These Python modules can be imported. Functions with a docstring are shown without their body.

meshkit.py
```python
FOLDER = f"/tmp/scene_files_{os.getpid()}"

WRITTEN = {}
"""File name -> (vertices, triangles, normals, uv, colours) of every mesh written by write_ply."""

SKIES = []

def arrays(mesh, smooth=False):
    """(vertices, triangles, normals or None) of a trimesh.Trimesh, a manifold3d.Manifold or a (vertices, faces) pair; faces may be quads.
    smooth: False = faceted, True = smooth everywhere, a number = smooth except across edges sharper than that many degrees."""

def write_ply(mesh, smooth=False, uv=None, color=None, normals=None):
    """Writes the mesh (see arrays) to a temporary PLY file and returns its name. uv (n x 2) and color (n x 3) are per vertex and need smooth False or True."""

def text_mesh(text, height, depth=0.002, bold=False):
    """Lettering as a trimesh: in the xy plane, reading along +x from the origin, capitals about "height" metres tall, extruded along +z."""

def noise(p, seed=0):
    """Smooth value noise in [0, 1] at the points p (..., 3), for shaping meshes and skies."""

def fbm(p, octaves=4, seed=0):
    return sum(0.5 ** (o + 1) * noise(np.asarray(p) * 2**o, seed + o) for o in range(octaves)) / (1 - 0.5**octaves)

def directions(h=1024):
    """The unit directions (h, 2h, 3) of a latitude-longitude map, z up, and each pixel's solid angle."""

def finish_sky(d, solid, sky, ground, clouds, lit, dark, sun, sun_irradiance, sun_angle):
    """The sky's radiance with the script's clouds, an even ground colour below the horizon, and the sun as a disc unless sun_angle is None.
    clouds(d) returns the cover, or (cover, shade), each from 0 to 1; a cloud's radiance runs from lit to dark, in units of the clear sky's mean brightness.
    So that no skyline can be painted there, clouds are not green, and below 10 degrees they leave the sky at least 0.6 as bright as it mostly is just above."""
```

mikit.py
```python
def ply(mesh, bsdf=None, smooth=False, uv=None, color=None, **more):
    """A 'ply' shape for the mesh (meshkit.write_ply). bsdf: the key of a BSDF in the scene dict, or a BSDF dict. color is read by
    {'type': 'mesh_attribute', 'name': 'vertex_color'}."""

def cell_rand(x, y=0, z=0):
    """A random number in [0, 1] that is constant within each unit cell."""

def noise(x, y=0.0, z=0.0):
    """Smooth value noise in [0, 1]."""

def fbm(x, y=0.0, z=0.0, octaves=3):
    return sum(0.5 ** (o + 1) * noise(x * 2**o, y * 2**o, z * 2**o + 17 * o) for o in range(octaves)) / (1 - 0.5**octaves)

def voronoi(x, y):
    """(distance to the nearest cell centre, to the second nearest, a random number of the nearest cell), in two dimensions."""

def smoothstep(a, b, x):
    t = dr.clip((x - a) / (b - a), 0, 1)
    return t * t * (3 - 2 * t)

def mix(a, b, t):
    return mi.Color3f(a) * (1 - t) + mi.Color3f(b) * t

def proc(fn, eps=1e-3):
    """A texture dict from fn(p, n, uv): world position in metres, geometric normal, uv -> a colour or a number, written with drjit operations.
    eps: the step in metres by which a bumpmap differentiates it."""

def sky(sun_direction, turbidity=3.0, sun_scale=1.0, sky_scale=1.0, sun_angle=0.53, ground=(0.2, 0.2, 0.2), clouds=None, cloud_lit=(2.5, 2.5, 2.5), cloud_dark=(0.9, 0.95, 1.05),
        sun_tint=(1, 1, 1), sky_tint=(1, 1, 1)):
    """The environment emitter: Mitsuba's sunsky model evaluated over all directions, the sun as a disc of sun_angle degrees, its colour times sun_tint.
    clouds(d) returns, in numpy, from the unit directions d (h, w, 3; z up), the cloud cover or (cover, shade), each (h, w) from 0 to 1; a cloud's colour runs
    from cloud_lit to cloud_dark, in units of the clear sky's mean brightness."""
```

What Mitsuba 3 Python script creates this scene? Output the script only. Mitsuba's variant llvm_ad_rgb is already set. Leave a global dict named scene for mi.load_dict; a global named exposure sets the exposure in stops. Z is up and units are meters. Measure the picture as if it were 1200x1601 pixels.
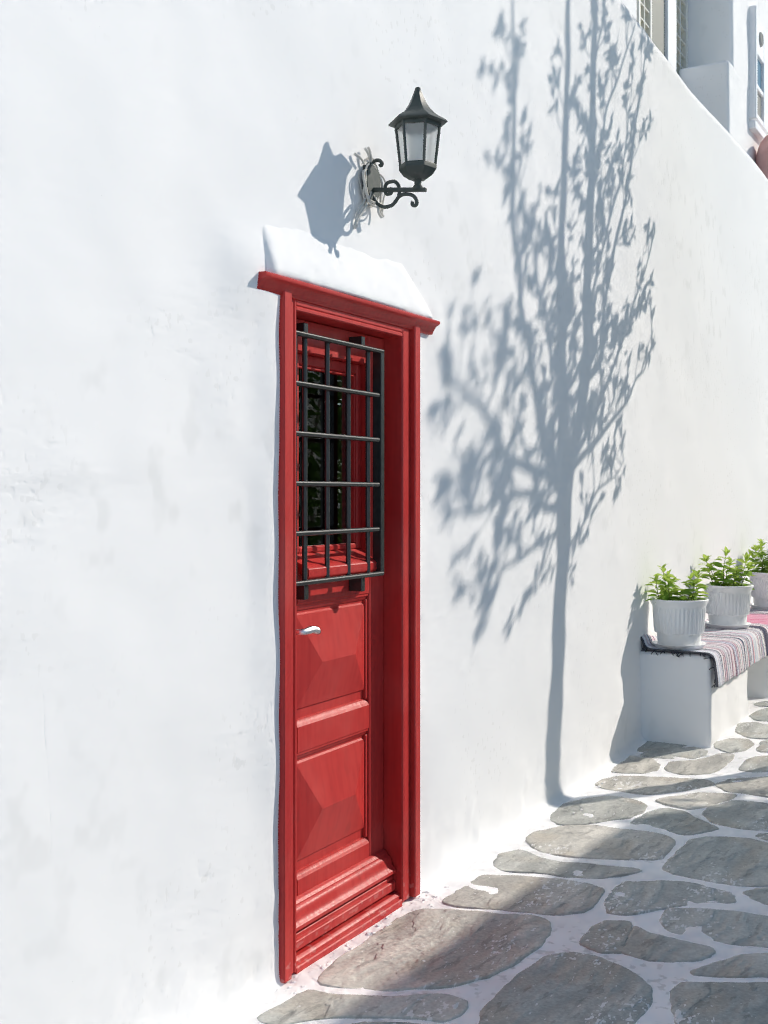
import math, random
import numpy as np, trimesh, manifold3d as m3, drjit as dr, mitsuba as mi, mikit, meshkit
from shapely.geometry import Polygon, Point
T = mi.ScalarTransform4f
scene, labels = {}, {}

# ------------------------------------------------------------------ camera, sky, exposure
TH, CAM = math.radians(29.3), np.array([0.0, -2.0, 1.5])          # wall is the plane y = 0, street on -y, x runs away along the wall
scene['camera'] = {'type': 'perspective', 'fov': 36.87, 'fov_axis': 'x', 'near_clip': 0.05, 'far_clip': 500.0,
                   'principal_point_offset_y': 30.5 / 1601, 'to_world': T().look_at(origin=CAM.tolist(), target=(CAM + [math.cos(TH), math.sin(TH), 0]).tolist(), up=[0, 0, 1])}
SUN = (1.33, -1.0, 1.15)
scene['sky'] = mikit.sky(SUN, turbidity=3.0, sun_scale=1.0, sky_scale=1.0, sun_tint=(0.96, 1.095, 1.405), sky_tint=(1.06, 1.14, 1.12), ground=(0.35, 0.35, 0.36))
exposure = 1.65

# ------------------------------------------------------------------ helpers
rng = np.random.default_rng(7)
fbm, noise = meshkit.fbm, meshkit.noise
cat = trimesh.util.concatenate


def key_of(name):
    k, n = name, 0
    while k in scene or k in labels or any(s.startswith(k + '__') for s in scene):
        n += 1
        k = f'{name}_{n:03d}'
    return k


def obj(name, mesh, mat, parent=None, smooth=30, **kw):
    k = key_of(parent + '__' + name if parent else name)
    scene[k] = mesh if isinstance(mesh, dict) else mikit.ply(mesh, mat, smooth=smooth, **kw)
    return k


def thing(name, label, category, group=None, kind=None):
    k = key_of(name)
    labels[k] = {'label': label, 'category': category}
    if group:
        labels[k]['group'] = group
    if kind:
        labels[k]['kind'] = kind
    return k


def tm(m):
    mm = m.to_mesh()
    return trimesh.Trimesh(mm.vert_properties[:, :3], mm.tri_verts, process=False)


def bx(x0, x1, y0, y1, z0, z1, c=0.0):
    """A box with chamfered edges."""
    if c <= 0:
        b = trimesh.creation.box([x1 - x0, y1 - y0, z1 - z0])
        b.apply_translation([(x0 + x1) / 2, (y0 + y1) / 2, (z0 + z1) / 2])
        return b
    pts = []
    for sx, ax in ((1, x0), (-1, x1)):
        for sy, ay in ((1, y0), (-1, y1)):
            for sz, az in ((1, z0), (-1, z1)):
                pts += [(ax + sx * c, ay + sy * c, az), (ax + sx * c, ay, az + sz * c), (ax, ay + sy * c, az + sz * c)]
    return trimesh.convex.convex_hull(np.array(pts))


def prism_x(prof, x0, x1):
    """Extrudes a closed (y, z) outline along x."""
    m = trimesh.creation.extrude_polygon(Polygon(prof).buffer(0), x1 - x0, engine='earcut')
    v = m.vertices
    return trimesh.Trimesh(np.c_[x0 + v[:, 2], v[:, 0], v[:, 1]], m.faces, process=False)


def prism_z(prof, z0, z1):
    m = trimesh.creation.extrude_polygon(Polygon(prof).buffer(0), z1 - z0, engine='earcut')
    m.apply_translation([0, 0, z0])
    return m


def spline(p, n):
    p = np.asarray(p, float)
    d = np.r_[0, np.cumsum(np.linalg.norm(np.diff(p[:, :3], axis=0), axis=1))]
    from scipy.interpolate import PchipInterpolator
    return PchipInterpolator(d, p)(np.linspace(0, d[-1], n))


def tube(pts, r, sides=8, closed=False):
    p = np.asarray(pts, float)
    r = np.broadcast_to(np.asarray(r, float), (len(p),))
    t = (np.roll(p, -1, 0) - np.roll(p, 1, 0)) if closed else np.gradient(p, axis=0)
    t /= np.linalg.norm(t, axis=1, keepdims=True) + 1e-12
    a = np.zeros_like(p)
    ref = np.array([0.31, 0.2, 0.93]) if abs(t[0] @ [0.31, 0.2, 0.93]) < 0.9 else np.array([0.9, -0.4, 0.1])
    for i in range(len(p)):
        ref = ref - (ref @ t[i]) * t[i]
        ref /= np.linalg.norm(ref)
        a[i] = ref
    b, n = np.cross(t, a), len(p)
    ang = np.arange(sides) * 2 * np.pi / sides
    v = (p[:, None] + r[:, None, None] * (np.cos(ang)[None, :, None] * a[:, None] + np.sin(ang)[None, :, None] * b[:, None])).reshape(-1, 3)
    i, j = np.meshgrid(np.arange(n if closed else n - 1), np.arange(sides), indexing='ij')
    i2, j2 = (i + 1) % n, (j + 1) % sides
    q = np.stack([i * sides + j, i * sides + j2, i2 * sides + j2, i2 * sides + j], -1).reshape(-1, 4)
    f = [q[:, [0, 1, 2]], q[:, [0, 2, 3]]]
    if not closed:
        v = np.vstack([v, p[0], p[-1]])
        k = np.arange(sides)
        f += [np.c_[(k + 1) % sides, k, k * 0 + n * sides], np.c_[(n - 1) * sides + k, (n - 1) * sides + (k + 1) % sides, k * 0 + n * sides + 1]]
    return trimesh.Trimesh(v, np.vstack(f), process=False)


def lathe(prof, sides=40, flutes=None):
    """Revolves a (radius, z) line round z; flutes(angle, i) scales the radius at profile point i."""
    prof = np.asarray(prof, float)
    ang = np.arange(sides) * 2 * np.pi / sides
    v = np.array([[r * (flutes(a, i) if flutes else 1) * math.cos(a), r * (flutes(a, i) if flutes else 1) * math.sin(a), z] for i, (r, z) in enumerate(prof) for a in ang])
    i, j = np.meshgrid(np.arange(len(prof) - 1), np.arange(sides), indexing='ij')
    j2 = (j + 1) % sides
    q = np.stack([i * sides + j, i * sides + j2, (i + 1) * sides + j2, (i + 1) * sides + j], -1).reshape(-1, 4)
    return trimesh.Trimesh(v, np.vstack([q[:, [0, 1, 2]], q[:, [0, 2, 3]]]), process=False)


def grid_faces(nu, nv, keep=None):
    i, j = np.meshgrid(np.arange(nu - 1), np.arange(nv - 1), indexing='ij')
    q = np.stack([i * nv + j, (i + 1) * nv + j, (i + 1) * nv + j + 1, i * nv + j + 1], -1)
    q = q.reshape(-1, 4) if keep is None else q[keep]
    return np.vstack([q[:, [0, 1, 2]], q[:, [0, 2, 3]]])


def soft_box(x0, x1, y0, y1, z0, z1, r, step=0.05, amp=0.006, seed=0, slant=None):
    """A hand-plastered masonry block: rounded, slightly uneven."""
    c = [m3.Manifold.sphere(r, 24).translate((x, y, z)) for x in (x0 + r, x1 - r) for y in (y0 + r, y1 - r) for z in (z0 + r, z1 - r)]
    m = tm(m3.Manifold.batch_hull(c).refine_to_length(step))
    v = m.vertices
    n = m.vertex_normals
    d = (fbm(v * 2.2, 3, seed) - 0.5) * 2 * amp + (fbm(v * 9, 2, seed + 5) - 0.5) * amp * 0.5
    m.vertices = v + n * d[:, None]
    return m


def smst(a, b, x):
    t = np.clip((x - a) / (b - a), 0, 1)
    return t * t * (3 - 2 * t)


def ground_z(x):
    x = np.asarray(x, float)
    return 0.05 * smst(5.7, 7.0, x) + 0.012 * np.maximum(x - 7, 0)


# ------------------------------------------------------------------ materials
P = mikit.proc
sm, mx, fb = mikit.smoothstep, mikit.mix, mikit.fbm


def two(b):
    return {'type': 'twosided', 'bsdf': b}


def bumped(b, fn, scale=1.0, eps=1e-3):
    return {'type': 'bumpmap', 'arbitrary': P(fn, eps), 'scale': scale, 'bsdf': b}


def plaster_col(p, n, uv):
    a = fb(p.x * 1.3, p.y * 1.3, p.z * 1.3, 3)
    b = fb(p.x * 14, p.y * 14, p.z * 9, 3)
    c = mx((0.815, 0.825, 0.83), (0.845, 0.85, 0.85), a)
    speck = sm(0.70, 0.78, fb(p.x * 60, p.y * 60, p.z * 35, 2)) * sm(0.52, 0.68, fb(p.x * 2.1 + 9, p.y * 2, p.z * 2.6, 2))
    c = mx(c, (0.66, 0.67, 0.665), 0.35 * sm(0.55, 0.8, b) * sm(0.45, 0.7, a))
    return mx(c, (0.52, 0.52, 0.50), 0.18 * speck)


def plaster_bump(p, n, uv):
    brush = fb(p.x * 18, p.y * 18, p.z * 48, 2) * 0.0010                  # brush strokes of many coats of limewash
    lump = fb(p.x * 6, p.y * 6, p.z * 5, 2) * 0.0030
    chip = sm(0.68, 0.74, fb(p.x * 62, p.y * 62, p.z * 44, 2)) * dr.minimum(1, sm(0.54, 0.68, fb(p.x * 2.1 + 9, p.y * 2, p.z * 2.6, 2)) + 0.9 * (1 - sm(0.05, 0.35, p.z))) * -0.0009
    cr = 0.0
    for x0, z0, z1, s in ((4.36, 2.45, 2.95, 3.0), (2.42, 2.75, 3.25, 5.0), (5.6, 3.0, 3.5, 8.0), (1.95, 0.55, 1.1, 11.0)):
        d = dr.abs(p.x - x0 - 0.05 * (fb(p.z * 7, s, 0, 3) - 0.5))
        cr += (1 - sm(0.0, 0.0022, d)) * sm(z0, z0 + 0.1, p.z) * (1 - sm(z1 - 0.1, z1, p.z)) * -0.0012
    return brush + lump + chip + cr


scene['plaster'] = two(bumped({'type': 'diffuse', 'reflectance': P(plaster_col)}, plaster_bump, 1.0, 2e-3))


def mortar_col(p, n, uv):
    a = fb(p.x * 5, p.y * 5, p.z * 5, 3)
    b = fb(p.x * 40, p.y * 40, 0, 2)
    c = mx((0.79, 0.79, 0.79), (0.86, 0.86, 0.86), sm(0.3, 0.6, a))
    return mx(c, (0.45, 0.45, 0.43), 0.5 * sm(0.62, 0.78, b) * sm(0.45, 0.7, fb(p.x * 3 + 7, p.y * 3, 0, 2)))


def mortar_bump(p, n, uv):
    return fb(p.x * 14, p.y * 14, p.z * 14, 4) * 0.016 + fb(p.x * 90, p.y * 90, p.z * 90, 2) * 0.0016


scene['mortar'] = two(bumped({'type': 'diffuse', 'reflectance': P(mortar_col)}, mortar_bump, 1.0, 2e-3))


def stone_mat(dark, light, seed):
    def col(p, n, uv):
        w = fb(p.x * 3 + seed, p.y * 3, 0, 2) * 2.0
        lay = fb(p.x * 5 + p.y * 16 + w, p.y * 11 - p.x * 4 + seed, 0, 4)
        big = fb(p.x * 2.3 + seed * 3, p.y * 2.3, 0, 3)
        fine = fb(p.x * 120, p.y * 120 + seed, 0, 2)
        c = mx(dark, light, sm(0.25, 0.75, 0.55 * lay + 0.45 * big))
        c = mx(c, (0.36, 0.32, 0.26), 0.45 * sm(0.52, 0.72, fb(p.x * 4 + seed + 3, p.y * 6, 0, 3)))
        c = c * (0.88 + 0.38 * fine)
        zone = sm(0.50, 0.72, fb(p.x * 2.4 + 11 + seed, p.y * 4.2, 0, 3))
        paint = sm(0.86 - 0.22 * zone, 0.90 - 0.22 * zone, fb(p.x * 46 + p.y * 20 + seed, p.y * 95 - p.x * 18, 0, 2))
        dark_seam = sm(0.66, 0.76, fb(p.x * 12 + p.y * 40 + w * 2, p.y * 30 - p.x * 9 + seed, 0, 3))
        c = c * (1 - 0.22 * dark_seam)
        return mx(c, (0.70, 0.70, 0.70), 0.7 * paint)

    def bump(p, n, uv):
        w = fb(p.x * 3 + seed, p.y * 3, 0, 2) * 2.0
        lay = fb(p.x * 5 + p.y * 16 + w, p.y * 11 - p.x * 4 + seed, 0, 3)
        ledge = sm(0.0, 0.03, lay - 0.52) * 0.003
        return lay * 0.014 + ledge + fb(p.x * 60, p.y * 60, 0, 3) * 0.004

    return two(bumped({'type': 'principled', 'base_color': P(col), 'roughness': 0.75, 'specular': 0.3}, bump, 1.0, 2e-3))


scene['stone_a'] = stone_mat((0.28, 0.285, 0.265), (0.455, 0.455, 0.42), 0.0)
scene['stone_b'] = stone_mat((0.26, 0.275, 0.26), (0.42, 0.43, 0.40), 5.3)
scene['stone_c'] = stone_mat((0.33, 0.32, 0.29), (0.52, 0.50, 0.45), 9.1)


def red_col(p, n, uv):
    a = fb(p.x * 3, p.y * 3, p.z * 1.5, 3)
    streak = fb(p.x * 70, p.y * 70, p.z * 4, 3)
    c = mx((0.39, 0.020, 0.020), (0.475, 0.036, 0.031), sm(0.25, 0.75, 0.5 * a + 0.5 * streak))
    fade = sm(0.48, 0.78, fb(p.x * 6, p.y * 6, p.z * 4 + 3, 4))
    low = (1 - sm(0.02, 0.16, p.z)) * sm(0.62, 0.72, fb(p.x * 55, p.y * 55, p.z * 55, 2))
    grime = sm(0.60, 0.78, fb(p.x * 26, p.y * 26, p.z * 9, 3)) * (0.35 + 0.65 * (1 - sm(0.1, 0.8, p.z)))
    c = mx(c, (0.54, 0.15, 0.13), 0.15 * fade)
    c = mx(c, (0.17, 0.03, 0.025), 0.22 * grime)
    return mx(c, (0.60, 0.42, 0.39), 0.25 * low)


def red_bump(p, n, uv):
    return fb(p.x * 75, p.y * 75, p.z * 7, 2) * 0.0009 + fb(p.x * 9, p.y * 9, p.z * 5, 2) * 0.0020


def red_rough(p, n, uv):
    return 0.30 + 0.22 * fb(p.x * 8, p.y * 8, p.z * 5 + 8, 3)


scene['red_paint'] = two(bumped({'type': 'principled', 'base_color': P(red_col), 'roughness': P(red_rough), 'specular': 0.35}, red_bump, 1.0, 1e-3))


def iron_col(p, n, uv):
    return mx((0.008, 0.010, 0.010), (0.022, 0.023, 0.023), fb(p.x * 60, p.y * 60, p.z * 60, 2))


scene['black_iron'] = two({'type': 'principled', 'base_color': P(iron_col), 'roughness': 0.33, 'specular': 0.7})


def lamp_col(p, n, uv):
    a = fb(p.x * 40, p.y * 40, p.z * 25, 3)
    return mx((0.036, 0.050, 0.045), (0.075, 0.082, 0.078), sm(0.45, 0.75, a) * 0.6)


scene['lamp_metal'] = two({'type': 'principled', 'base_color': P(lamp_col), 'roughness': 0.5, 'specular': 0.5})
scene['chrome'] = two({'type': 'roughconductor', 'material': 'Al', 'alpha': 0.3})
scene['frosted_glass'] = {'type': 'principledthin', 'base_color': {'type': 'rgb', 'value': [0.93, 0.94, 0.93]}, 'roughness': 0.25, 'spec_trans': 0.65, 'diff_trans': 1.0, 'eta': 1.5}
scene['window_glass'] = {'type': 'thindielectric', 'int_ior': 1.52}
scene['bulb_white'] = two({'type': 'plastic', 'diffuse_reflectance': {'type': 'rgb', 'value': [0.75, 0.76, 0.74]}})
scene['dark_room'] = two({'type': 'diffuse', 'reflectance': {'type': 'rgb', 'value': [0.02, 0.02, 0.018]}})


def cord_col(p, n, uv):
    return mx((0.50, 0.48, 0.42), (0.72, 0.71, 0.68), fb(p.x * 120, p.y * 120, p.z * 120, 2))


scene['cord'] = two({'type': 'diffuse', 'reflectance': P(cord_col)})


def pot_col(p, n, uv):
    a = fb(p.x * 9, p.y * 9, p.z * 5, 3)
    return mx((0.80, 0.81, 0.81), (0.68, 0.66, 0.62), 0.5 * sm(0.5, 0.8, a))


scene['pot_plastic'] = two({'type': 'principled', 'base_color': P(pot_col), 'roughness': 0.35, 'specular': 0.5})
scene['soil'] = two({'type': 'diffuse', 'reflectance': P(lambda p, n, uv: mx((0.03, 0.02, 0.015), (0.11, 0.08, 0.05), fb(p.x * 70, p.y * 70, p.z * 70, 2)))})


def leaf_mat(a, b):
    def col(p, n, uv):
        vein = 1 - sm(0.0, 0.06, dr.abs(uv.x - 0.5))
        c = mx(a, b, fb(p.x * 12, p.y * 12, p.z * 12, 2))
        return mx(c, mi.Color3f(b) * 1.35, 0.45 * vein)
    return {'type': 'principledthin', 'base_color': P(col), 'roughness': 0.45, 'diff_trans': 0.8, 'spec_trans': 0.0, 'eta': 1.4}


scene['leaf_light'] = leaf_mat((0.40, 0.55, 0.10), (0.54, 0.66, 0.17))
scene['leaf_mid'] = leaf_mat((0.20, 0.37, 0.06), (0.36, 0.52, 0.11))
scene['leaf_dark'] = leaf_mat((0.05, 0.11, 0.025), (0.10, 0.18, 0.04))
scene['stem_green'] = two({'type': 'diffuse', 'reflectance': {'type': 'rgb', 'value': [0.20, 0.25, 0.09]}})
scene['bark'] = two(bumped({'type': 'diffuse', 'reflectance': P(lambda p, n, uv: mx((0.10, 0.085, 0.07), (0.26, 0.235, 0.20), fb(p.x * 30, p.y * 30, p.z * 8, 3)))}, lambda p, n, uv: fb(p.x * 40, p.y * 40, p.z * 10, 3) * 0.012, 1.0, 2e-3))

YARN = [(0.70, 0.71, 0.72), (0.04, 0.05, 0.09), (0.66, 0.68, 0.70), (0.60, 0.34, 0.38), (0.48, 0.52, 0.62), (0.72, 0.70, 0.68), (0.12, 0.14, 0.20), (0.55, 0.44, 0.50), (0.52, 0.58, 0.62), (0.74, 0.72, 0.72), (0.10, 0.07, 0.13), (0.66, 0.60, 0.60)]


def rug_col(p, n, uv):
    u = uv.x + 0.004 * (fb(uv.x * 3, uv.y * 9, 0, 2) - 0.5)
    c = mi.Color3f(0.7)
    r = mikit.cell_rand(u / 0.0105, 3.0, 1.0)
    for i, y in enumerate(YARN):
        c = dr.select((r >= i / len(YARN)) & (r < (i + 1) / len(YARN)), mi.Color3f(y), c)
    pink = sm(8.28, 8.34, uv.x) * (1 - sm(8.85, 9.0, uv.x))
    c = mx(c, mx((0.62, 0.10, 0.22), (0.66, 0.42, 0.50), mikit.cell_rand(u / 0.016, 8.0, 2.0)), 0.85 * pink)
    navy = sm(8.02, 8.03, uv.x) * (1 - sm(8.16, 8.17, uv.x))
    c = mx(c, (0.04, 0.05, 0.08), 0.8 * navy)
    end = 1 - sm(6.665, 6.675, uv.x)
    c = mx(c, (0.035, 0.04, 0.055), 0.9 * end)
    return c * (0.90 + 0.20 * mikit.noise(u / 0.0125, uv.y / 0.012, 4.0))


def rug_bump(p, n, uv):
    s = dr.sin(uv.x / 0.0125 * 2 * math.pi)
    return 0.0016 * s * s + 0.0015 * mikit.noise(uv.x / 0.0125, uv.y / 0.010, 4.0)


scene['rag_rug'] = two({'type': 'diffuse', 'reflectance': P(rug_col)})
scene['rug_yarn'] = two({'type': 'diffuse', 'reflectance': {'type': 'rgb', 'value': [0.05, 0.055, 0.07]}})
scene['white_paint'] = two({'type': 'principled', 'base_color': {'type': 'rgb', 'value': [0.76, 0.77, 0.78]}, 'roughness': 0.45})
scene['grey_frame'] = two({'type': 'principled', 'base_color': {'type': 'rgb', 'value': [0.60, 0.60, 0.56]}, 'roughness': 0.5})
scene['olive_curtain'] = two({'type': 'diffuse', 'reflectance': P(lambda p, n, uv: mx((0.38, 0.34, 0.16), (0.60, 0.54, 0.30), sm(0.3, 0.7, mikit.noise(p.x * 26, 0, p.z * 0.4))))})
scene['olive_paint'] = two({'type': 'principled', 'base_color': {'type': 'rgb', 'value': [0.20, 0.205, 0.175]}, 'roughness': 0.5})
scene['blue_curtain'] = two({'type': 'diffuse', 'reflectance': {'type': 'rgb', 'value': [0.18, 0.29, 0.38]}})
scene['grey_curtain'] = two({'type': 'diffuse', 'reflectance': {'type': 'rgb', 'value': [0.36, 0.37, 0.35]}})
scene['pink_dome'] = two(bumped({'type': 'diffuse', 'reflectance': P(lambda p, n, uv: mx((0.52, 0.27, 0.25), (0.66, 0.46, 0.43), fb(p.x * 8, p.y * 8, p.z * 8, 3)))}, lambda p, n, uv: fb(p.x * 30, p.y * 30, p.z * 30, 3) * 0.008, 1.0, 2e-3))
scene['terrace_floor'] = two({'type': 'diffuse', 'reflectance': {'type': 'rgb', 'value': [0.45, 0.44, 0.42]}})

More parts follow.
